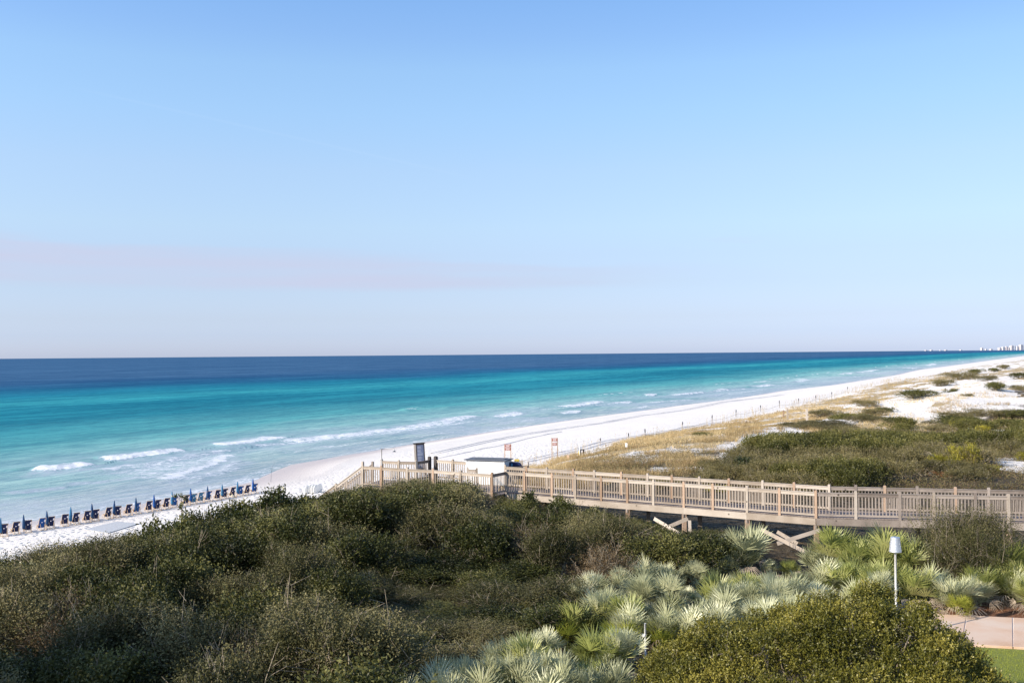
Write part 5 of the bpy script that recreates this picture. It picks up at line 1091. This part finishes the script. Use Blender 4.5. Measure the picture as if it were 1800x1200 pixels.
for q, h_ in ((b0, 22), (b1, 24)): s = q[1] / FPX; o_ = q - b0; MB().box((o_[0], o_[1], o_[2] + h_ * s / 2 - 0.2), (0.30, 0, 0), (0, 0.3, 0), (0, 0, h_ * s + 0.4)).build('post', M['wood_new'], gt_)
s = b0[1] / FPX; MB().bar((0.1, -0.1, 13 * s), (b1[0] - b0[0] - 0.1, b1[1] - b0[1] - 0.1, b1[2] - b0[2] + 14 * s), 0.06, 0.08).build('rail', M['wood_old'], gt_)
b = ground(1377.5, 734); sp2 = MB().bx(-0.12, 0.12, -0.1, 0.1, -0.3, 1.5).build('stump_post', M['wood_post']); sp2.location = tuple(b); tag(sp2, 'short timber post left of the rail between two stout posts', 'post')

# rope fence along the foot of the dune
FP = [(1055.5, 783, 13), (1105, 776, 15), (1134, 772, 18), (1200, 756, 15), (1252, 744.5, 15), (1294, 733, 13), (1337, 724.5, 12), (1370, 717, 13), (1404, 712, 12), (1434, 706, 11), (1462, 699, 10), (1490, 690, 10)]
f0 = ground(*FP[0][:2]); rf = thing('rope_fence', f0, 0, 'line of thin posts and rope fencing off the dune from the beach', 'fence'); prev = None
for px, py, h_ in FP:
    b = ground(px, py); s = b[1] / FPX; H = h_ * s; o_ = b - f0; W = 0.035 + 0.00012 * b[1]
    pp = MB().box((o_[0], o_[1], o_[2] + H * 0.5 - 0.1), (W * 1.6, 0, 0), (0, W * 1.6, 0), (0, 0, H + 0.2)).build('post', M['wood_old'], rf)
    MB().box((o_[0], o_[1], o_[2] + H * 0.82), (W * 2.6, 0, 0), (0, W * 2.6, 0), (0, 0, H * 0.36)).build('post_sleeve', M['black'], pp)
    top_ = o_ + np.array([0, 0, H * 0.40])
    if prev is not None:
        pts_ = [prev + (top_ - prev) * u_ - np.array([0, 0, 0.35 * 4 * u_ * (1 - u_)]) for u_ in np.linspace(0, 1, 7)]; MB().tube(pts_, 0.03, 4).build('rope', M['rope'], rf)
    prev = top_
b = ground(1004.5, 786); sk = MB().tube([(0, 0, 0), (0.02, 0, 1.0), (-0.15, 0, 1.7)], [0.04, 0.035, 0.05], 6).build('stake', M['white']); sk.location = tuple(b); tag(sk, 'thin white stake with a small flag alone on the open sand', 'stake')
# white pipe and metal lamp among the palmettos
q = at(1134, 1095, Y=28.6); g = gz(q[0], q[1]); pi = thing('standpipe', (q[0], q[1], g), 0, 'white plastic standpipe poking up beside the yellow palmetto', 'pipe'); H = q[2] - g
MB().tube([(0, 0, 0), (0, 0, H)], 0.030, 10).build('pipe', M['boardwhite'], pi, smooth=True); MB().tube([(-0.09, 0, H - 0.32), (-0.02, -0.02, H - 0.36)], 0.045, 8).build('valve', M['boardwhite'], pi)
q = at(1573.5, 943.5, Y=31.0); g = gz(q[0], q[1]); lp = thing('garden_lamp', (q[0], q[1], g), 0.3, 'tall garden lamp with a tapered metal shade above the palmettos', 'lamp'); H = q[2] - g
MB().tube([(0, 0, 0), (0, 0, H - 0.1)], 0.036, 14).build('pole', M['polemet'], lp, smooth=True)
n = 40; prof = [(0.0, H), (0.132, H), (0.138, H - 0.02), (0.141, H - 0.05), (0.187, H - 0.44), (0.190, H - 0.455), (0.175, H - 0.455), (0.128, H - 0.05)]; V = []; F = []
for r_, z_ in prof:
    for j in range(n): V.append((r_ * math.cos(2 * math.pi * j / n), r_ * math.sin(2 * math.pi * j / n), z_))
for i in range(len(prof) - 1):
    for j in range(n): F.append((i * n + j, (i + 1) * n + j, (i + 1) * n + (j + 1) % n, i * n + (j + 1) % n))
mesh_np('lamp_shade', V, F, M['alu'], lp, smooth=True)
mb = MB()
for i in range(5):
    for j in range(12):
        if (i + j) % 2: continue
        z_ = H - 0.12 - 0.07 * i; rr_ = 0.143 + (H - 0.05 - z_) * 0.118; a = 2 * math.pi * (j + 0.5 * (i % 2)) / 12; mb.box((rr_ * math.cos(a), rr_ * math.sin(a), z_), (0.016 * -math.sin(a), 0.016 * math.cos(a), 0), (0.006 * math.cos(a), 0.006 * math.sin(a), 0), (0, 0, 0.02))
mb.build('shade_slots', M['white'], lp); MB().tube([(0, 0, H - 0.45), (0, 0, H - 0.38)], 0.06, 12).build('lamp_holder', M['alu'], lp)

# ------------------------------------------------------------------ path, lawn, mulch in the corner
PZ = 12.0
def sheet(name, pts_px, zoff, m_, n=28):
    P = [at(x, y, z=PZ)[:2] for x, y in pts_px]; (a, b, c, d) = [np.array(q) for q in P]; us = np.linspace(0, 1, n); G = []
    for v in us:
        for u_ in us: q = (a * (1 - u_) + b * u_) * (1 - v) + (d * (1 - u_) + c * u_) * v; G.append(q)
    G = np.array(G); Z = height(G[:, 0], G[:, 1]) + zoff; idx = np.arange(n * n).reshape(n, n); F = np.stack([idx[:-1, :-1], idx[1:, :-1], idx[1:, 1:], idx[:-1, 1:]], -1).reshape(-1, 4)
    o = mesh_np(name, np.column_stack([G, Z]), F[:, ::-1], m_, smooth=True); tag(o, kind='structure'); return o, P
m, t, p = mat('concrete_paving'); P_ = geo_pos(t); n1 = tex(t, scale=0.8, detail=5, vec=P_); n2 = tex(t, scale=22, detail=4, vec=P_, rough=0.7)
c = cramp(t, math_(t, 'MULTIPLY_ADD', n2.outputs[0], 0.25, math_(t, 'MULTIPLY', n1.outputs[0], 0.75)), [(0.33, (0.56, 0.35, 0.21)), (0.5, (0.66, 0.47, 0.34)), (0.66, (0.68, 0.54, 0.43))])
t.links.new(c, p.inputs['Base Color']); p.inputs['Roughness'].default_value = 0.9; bump(t, p, n2.outputs[0], 0.3, 0.01); M['paving'] = m
m, t, p = mat('pine_mulch'); P_ = geo_pos(t); n1 = tex(t, scale=9, detail=7, vec=P_, rough=0.75)
t.links.new(cramp(t, n1.outputs[0], [(0.3, (0.07, 0.025, 0.012)), (0.5, (0.20, 0.085, 0.04)), (0.7, (0.36, 0.18, 0.10))]), p.inputs['Base Color']); p.inputs['Roughness'].default_value = 0.95; bump(t, p, n1.outputs[0], 1.0, 0.06); M['mulch'] = m
m, t, p = mat('lawn_base'); p.inputs['Base Color'].default_value = (0.17, 0.19, 0.035, 1); p.inputs['Roughness'].default_value = 0.95; M['lawnbase'] = m
sheet('mulch_bed', [(1590, 1140), (2490, 1170), (2390, 1066), (1600, 1058)], 0.006, M['mulch'])
sheet('lawn_soil', [(1500, 1390), (2760, 1480), (2480, 1172), (1570, 1128)], 0.010, M['lawnbase'])
pl_a, pl_b = [at(x, y, z=PZ)[:2] for x, y in ((1560, 1128), (2480, 1180))], [at(x, y, z=PZ)[:2] for x, y in ((1560, 1078), (2380, 1112))]
# paving slabs with open joints
dv_ = unit(pl_a[1] - pl_a[0]); L = np.linalg.norm(pl_a[1] - pl_a[0]); LB = np.linalg.norm(pl_b[1] - pl_b[0]); j0 = at(1784, 1144, z=PZ)[:2]; j1 = at(1790, 1099, z=PZ)[:2]; w0 = (j0 - pl_a[0]) @ dv_; w1 = (j1 - pl_b[0]) @ dv_; SW = 1.42; mb = MB()
for i in range(-5, 9):
    a0 = pl_a[0] + dv_ * (w0 + i * SW + 0.012); a1 = pl_a[0] + dv_ * (w0 + (i + 1) * SW - 0.012); c0 = pl_b[0] + dv_ * (w1 + i * SW + 0.02); c1 = pl_b[0] + dv_ * (w1 + (i + 1) * SW - 0.02)
    mb.prism([v3(q, gz(q[0], q[1]) - 0.05) for q in (a0, a1, c1, c0)], (0, 0, 0.13))
sheet('pavement_joint', [(1560, 1127), (2480, 1179), (2380, 1113), (1560, 1079)], 0.055, M['sand'])
pv = mb.build('pavement', M['paving'], None, bevel=0.008); tag(pv, kind='structure')
M['lawn'] = leafmat('lawn_blade', (0.16, 0.20, 0.02), (0.34, 0.38, 0.05), (0.50, 0.50, 0.10), rough=0.6)
rg = np.random.default_rng(71); a, b = at(1500, 1390, z=PZ)[:2], at(2760, 1480, z=PZ)[:2]; c, d = at(2480, 1178, z=PZ)[:2], at(1570, 1133, z=PZ)[:2]; n = 60000; u_ = rg.uniform(size=(n, 1)); v_ = rg.uniform(size=(n, 1))
G = (a * (1 - u_) + b * u_) * (1 - v_) + (d * (1 - u_) + c * u_) * v_; o = blades('lawn', G[:, 0], G[:, 1], rg, 5, 0.075, 0.014, M['lawn'], 0.6, 0.06, hscale=1.0); tag(o, 'short bright green lawn beside the path', 'lawn', None, 'stuff')
rg = np.random.default_rng(72); a, b = at(1640, 1098, z=PZ)[:2], at(1990, 1108, z=PZ)[:2]; c, d = at(1960, 1060, z=PZ)[:2], at(1640, 1062, z=PZ)[:2]; n = 9000; u_ = rg.uniform(size=(n, 1)); v_ = rg.uniform(size=(n, 1)) ; G = (a * (1 - u_) + b * u_) * (1 - v_) + (d * (1 - u_) + c * u_) * v_
m_ = G[:, 1] > pl_b[0][1] - 0.05; G = G[m_]; z = height(G[:, 0], G[:, 1]); P = np.column_stack([G, z + 0.015]); dd_ = rg.normal(size=P.shape) * [1, 1, 0.25]; V, F = leaves(P, dd_, 0.14, 0.012, rg)
M['straw'] = leafmat('pine_straw', (0.12, 0.045, 0.02), (0.28, 0.13, 0.06), (0.45, 0.26, 0.14), rough=0.9); o = mesh_np('pine_straw', V, F, M['straw'], None, {'tint': np.repeat(rg.uniform(size=len(P)), 4)}); tag(o, 'red-brown pine straw between path and palmettos', 'mulch', None, 'stuff')

# ------------------------------------------------------------------ beach chairs, closed umbrellas, mat, boards
U0, U1 = at(0, 937, z=1.75)[:2], at(445, 862.5, z=1.75)[:2]; ud = unit(U1 - U0)
def online(px): return on_line(U0, U1, px)
def umb_proto(k):
    r = thing('beach_umbrella', (0, 0, 0)); MB().tube([(0, 0, -0.3), (0, 0, 2.1)], 0.022, 8).build('pole', M['oak'], r)
    n = 16; prof = [(0.10, 0.45), (0.145, 0.6), (0.15, 0.95), (0.115, 1.45), (0.055, 1.95), (0.012, 2.16)]; V = []; F = []
    for r_, z_ in prof:
        for j in range(n): q = r_ * (1 + 0.22 * (-1) ** j); V.append((q * math.cos(2 * math.pi * j / n), q * math.sin(2 * math.pi * j / n), z_))
    for i in range(len(prof) - 1):
        for j in range(n): F.append((i * n + j, i * n + (j + 1) % n, (i + 1) * n + (j + 1) % n, (i + 1) * n + j))
    mesh_np('canopy', V, F, M['umb'][k], r); MB().tube([(0, 0, 2.14), (0, 0, 2.22)], [0.02, 0.008], 6).build('finial', M['oak'], r)
    MB().tube([(0, 0, 1.0), (0, 0, 1.06)], 0.165, 12, cap=False).build('tie_strap', M['umb'][0], r); return r
UP = [[umb_proto(k), False] for k in range(3)]
UX = [(0, 2), (41.7, 0), (82.7, 0), (123.7, 2), (162, 0), (200, 0), (238.7, 0), (271, 1), (302.5, 2), (335, 1), (364.5, 0), (390.5, 2), (417.5, 2), (445, 1)]
ORD = ['first', 'second', 'third', 'fourth', 'fifth', 'sixth', 'seventh', 'eighth', 'ninth', 'tenth', 'eleventh', 'twelfth', 'thirteenth', 'fourteenth']
UC = ['closed dark navy beach umbrella', 'closed bright blue beach umbrella', 'closed pale blue beach umbrella']
def take(pr):
    if not pr[1]: pr[1] = True; return pr[0]
    return copy_tree(pr[0])
for i, (px, k) in enumerate(UX):
    o = take(UP[k]); q = online(px); g = gz(q[0], q[1]); o.location = (q[0], q[1], g); o.rotation_euler = (R(1.5 * math.sin(i * 2.1)), R(1.5 * math.cos(i * 3.3)), i * 0.9); s = 1.0 + 0.02 * math.sin(i * 5); o.scale = (s, s, s)
    tag(o, UC[k] + ', ' + ORD[i] + ' from the left in the row', 'umbrella', 'closed umbrellas between the beach chairs')
def chair_proto(fab):
    """wooden sling chair; faces +y, back to -y"""
    r = thing('beach_chair', (0, 0, 0)); w = 0.36
    f1, f2 = np.array([0, 0.75, 0.02]), np.array([0, -0.62, 1.02])          # back rails run from the front foot up to the head
    for s_ in (-1, 1):
        MB().bar((s_ * w, 0.30, 0.18), (s_ * w, -0.38, 1.36), 0.032, 0.045).build('back_rail', M['oak'], r)
        MB().bar((s_ * (w - 0.05), 0.78, 0.42), (s_ * (w - 0.05), -0.50, 0.02), 0.03, 0.04).build('seat_rail', M['oak'], r)
        MB().bar((s_ * (w + 0.045), 0.45, 0.02), (s_ * (w + 0.045), 0.10, 0.52), 0.028, 0.035).build('leg', M['oak'], r)
        MB().bar((s_ * (w - 0.09), -0.72, 0.02), (s_ * (w - 0.09), -0.22, 0.72), 0.03, 0.045).build('prop', M['oak'], r)
        MB().bar((s_ * (w + 0.07), 0.42, 0.56), (s_ * (w + 0.07), -0.30, 0.60), 0.055, 0.02).build('armrest', M['oak'], r)
        MB().bar((s_ * 0.22, 0.70, 0.40), (s_ * 0.22, 1.35, 0.30), 0.03, 0.035).build('footrest_rail', M['oak'], r)
    MB().bar((-0.22, 1.33, 0.32), (0.22, 1.33, 0.32), 0.04, 0.05).bar((-0.22, 1.15, 0.34), (0.22, 1.15, 0.34), 0.04, 0.03).bar((-0.22, 1.0, 0.36), (0.22, 1.0, 0.36), 0.04, 0.03).bar((0.22, 1.2, 0.32), (0.22, 1.25, 0.0), 0.04, 0.04).bar((-0.22, 1.2, 0.32), (-0.22, 1.25, 0.0), 0.04, 0.04).build('footrest', M['oak'], r)
    MB().bar((-w, -0.375, 1.34), (w, -0.375, 1.34), 0.04, 0.05).bar((-w, -0.70, 0.05), (w, -0.70, 0.05), 0.035, 0.04).bar((-w, 0.76, 0.42), (w, 0.76, 0.42), 0.04, 0.05).build('crossbars', M['oak'], r)
    # sling: back with two small openings, then the seat
    cols = [(-0.33, -0.06), (-0.06, 0.06), (0.06, 0.20), (0.20, 0.33)]; rows_ = [(1.32, 1.12), (1.12, 0.86), (0.86, 0.76), (0.76, 0.20)]; mb = MB()
    def bp(x_, z_): t_ = (1.36 - z_) / 1.18; return np.array([x_, -0.38 + 0.68 * t_ - 0.05 + 0.08 * math.sin(math.pi * min(1, t_)), z_])
    for ri, (za, zb) in enumerate(rows_):
        for ci, (xa, xb) in enumerate(cols):
            if (ri, ci) in ((1, 3), (2, 1)): continue
            mb.prism([bp(xa, za), bp(xb, za), bp(xb, zb), bp(xa, zb)], (0, 0.012, 0))
    mb.build('back_sling', M[fab], r)
    mb = MB(); sp_ = [(0.27, 0.28), (0.30, 0.24), (0.45, 0.26), (0.62, 0.34), (0.75, 0.42)]
    for (ya, za), (yb_, zb) in zip(sp_[:-1], sp_[1:]): mb.prism([(-0.31, ya, za), (0.31, ya, za), (0.31, yb_, zb), (-0.31, yb_, zb)], (0, 0, -0.012))
    mb.build('seat_sling', M[fab], r); return r
CP = {k: [chair_proto(k), False] for k in ('navy', 'blue', 'teal')}
CX = [(7, 'navy'), (29, 'navy'), (49, 'navy'), (73, 'blue'), (90, 'navy'), (115, 'navy'), (133, 'navy'), (153, 'navy'), (169, 'navy'), (191, 'navy'), (206, 'navy'), (226, 'navy'), (242, 'blue'), (262, 'navy'), (276, 'navy'), (293, 'navy'), (308, 'blue'),
      (327, 'navy'), (340, 'teal'), (354, 'teal'), (367, 'blue'), (382, 'navy'), (395, 'navy'), (410, 'navy'), (423, 'blue'), (434, 'navy'), (448, 'blue')]
CN = {'navy': 'navy', 'blue': 'bright blue', 'teal': 'faded blue'}
sea_dir = math.atan2(ud[1], ud[0]) + R(90)                       # facing the water
for i, (px, k) in enumerate(CX):
    o = take(CP[k]); q = online(px + 1) - np.array([ud[1], -ud[0]]) * 0.0; q = q + np.array([-ud[1], ud[0]]) * (0.15 + 0.1 * math.sin(i * 1.7)); g = gz(q[0], q[1]); o.location = (q[0], q[1], g); o.rotation_euler = (0, 0, R(40) + R(5 * math.sin(i * 2.3))); o.scale = (1.0, 1.0, 1.04)
    ui = min(range(14), key=lambda j: abs(UX[j][0] - px) + (100 if ((UX[j][0] < px) != (i % 2 == 0)) else 0)); side = 'right' if px > UX[ui][0] else 'left'
    tag(o, '%s sling beach chair just %s of the %s closed umbrella from the left' % (CN[k], side, ORD[ui]), 'beach chair', 'wooden beach chairs in a row facing the sea')
mt0 = [(148, 931), (190, 938), (245, 921), (205, 917)]; P = [ground(*q) for q in mt0]; mb = MB(); ns = 26
for i in range(ns):
    u0_, u1_ = i / ns + 0.004, (i + 1) / ns - 0.004; a, b, c, d = [np.array(q) for q in (P[0], P[1], P[2], P[3])]
    q = [(a + (d - a) * u0_), (b + (c - b) * u0_), (b + (c - b) * u1_), (a + (d - a) * u1_)]; mb.prism([w - np.array([0, 0, -0.03]) for w in q], (0, 0, 0.05))
mo = mb.build('beach_mat', M['mat'], None); tag(mo, 'grey slatted walkway mat lying on the sand behind the chairs', 'mat')
# white boards standing on edge in a rack
for i, (px, w_) in enumerate([(538.5, 1.0), (543.5, 1.0), (548, 1.0), (552, 1.0), (556.5, 1.5)]):
    b = ground(px, 868); H = 17.0 * b[1] / FPX; n = 18; out_ = []; wd2 = 0.42 * w_ * b[1] / 135
    for j in range(n + 1):
        a = math.pi * j / n; out_.append((0.0, wd2 * math.cos(a) * (1 - 0.0 * math.sin(a)), H * 0.55 + H * 0.45 * math.sin(a)))
    P = [(0, wd2 * 0.8, 0)] + out_ + [(0, -wd2 * 0.8, 0)]; o = MB().prism(P, (0.10, 0, 0)).build('paddle_board', M['boardwhite'], None, bevel=0.03); o.location = (b[0], b[1] + 0.3 * i, b[2] - 0.1); o.rotation_euler = (R(0), R(6), R(-38)); 
    tag(o, 'white paddle board standing on end, %s of five from the left' % ORD[i], 'paddle board', 'white paddle boards standing in a rack')
b = ground(476, 847); fr = MB().tube([(0, 0, 0), (0.1, 0.1, 1.8), (0.5, 0.3, 3.4)], [0.03, 0.02, 0.01], 6).build('fishing_rod', M['slate']); fr.location = tuple(b); tag(fr, 'thin fishing rod stuck upright in the wet sand', 'fishing rod')

# ------------------------------------------------------------------ far town on the horizon
M['tower_a'] = simple('haze_toned_stucco', (0.58, 0.52, 0.51), 0.8, var=0.05, scale=0.02); M['tower_b'] = simple('haze_toned_cream', (0.58, 0.55, 0.55), 0.8, var=0.05, scale=0.02); M['glass'] = simple('far_glazing', (0.46, 0.52, 0.62), 0.4, var=0.1, scale=0.02)  # tower colours toned toward the sky, far haze put into them
TW = [(1757, 5, 5.0, 0, 'lowest block at the left end of the tower cluster on the horizon'), (1763.5, 7, 6.5, 1, 'broad pale block second from the left in the horizon tower cluster'), (1769, 4, 7.5, 0, 'narrow block in the left half of the horizon tower cluster'), (1772.8, 3, 5.5, 1, 'small block before the gap in the horizon tower cluster'),
      (1778.5, 7, 9.5, 0, 'tall pink block right of the gap in the horizon tower cluster'), (1783.5, 3, 9.0, 2, 'dark glazed tower on the horizon'), (1787.8, 4.5, 8.0, 1, 'pale block between the dark glazed tower and the tallest tower'), (1795, 7.5, 11.5, 0, 'tallest pale tower at the right end of the horizon'),
      (1725.8, 4.5, 5.0, 0, 'lone pale tower on the horizon left of the cluster'), (1733, 4, 2.3, 1, 'low block right of the lone tower on the horizon'), (1742, 5, 2.2, 0, 'low wide block just left of the tower cluster'), (1637, 6.5, 3.8, 1, 'faint twin block, tallest of the far left group on the horizon'),
      (1627.5, 6, 2.2, 0, 'faint low block at the far left of the horizon town'), (1653, 4, 2.0, 1, 'faint low block in the middle of the far left horizon group'), (1662.5, 7, 2.6, 0, 'faint wide block at the right of the far left horizon group'), (1689, 6, 2.2, 1, 'faint low block alone between the two horizon groups')]
for px, w_, h_, k, lab in TW:
    Y = 15300.0; q = at(px, 615, Y=Y); s = Y / FPX; r = thing('tower_block', (q[0], Y, -2), 0.35, lab, 'building', 'tower blocks of the far town on the horizon'); W, H = w_ * s * (0.6 if px < 1720 else 0.85), (h_ * (0.28 if px < 1720 else 0.78) + 1.15) * s; Dp = min(W, 40)
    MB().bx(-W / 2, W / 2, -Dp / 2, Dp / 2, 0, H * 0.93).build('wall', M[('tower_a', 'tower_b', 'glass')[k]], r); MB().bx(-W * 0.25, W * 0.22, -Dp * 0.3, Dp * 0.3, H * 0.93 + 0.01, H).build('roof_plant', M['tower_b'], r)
    mb = MB(); nf = max(2, int(H / 9))
    for i in range(nf): z_ = H * 0.93 * (i + 0.5) / nf; mb.bx(-W * 0.46, W * 0.46, -Dp / 2 - 0.6, -Dp / 2 - 0.1, z_ - 1.2, z_ + 1.2)
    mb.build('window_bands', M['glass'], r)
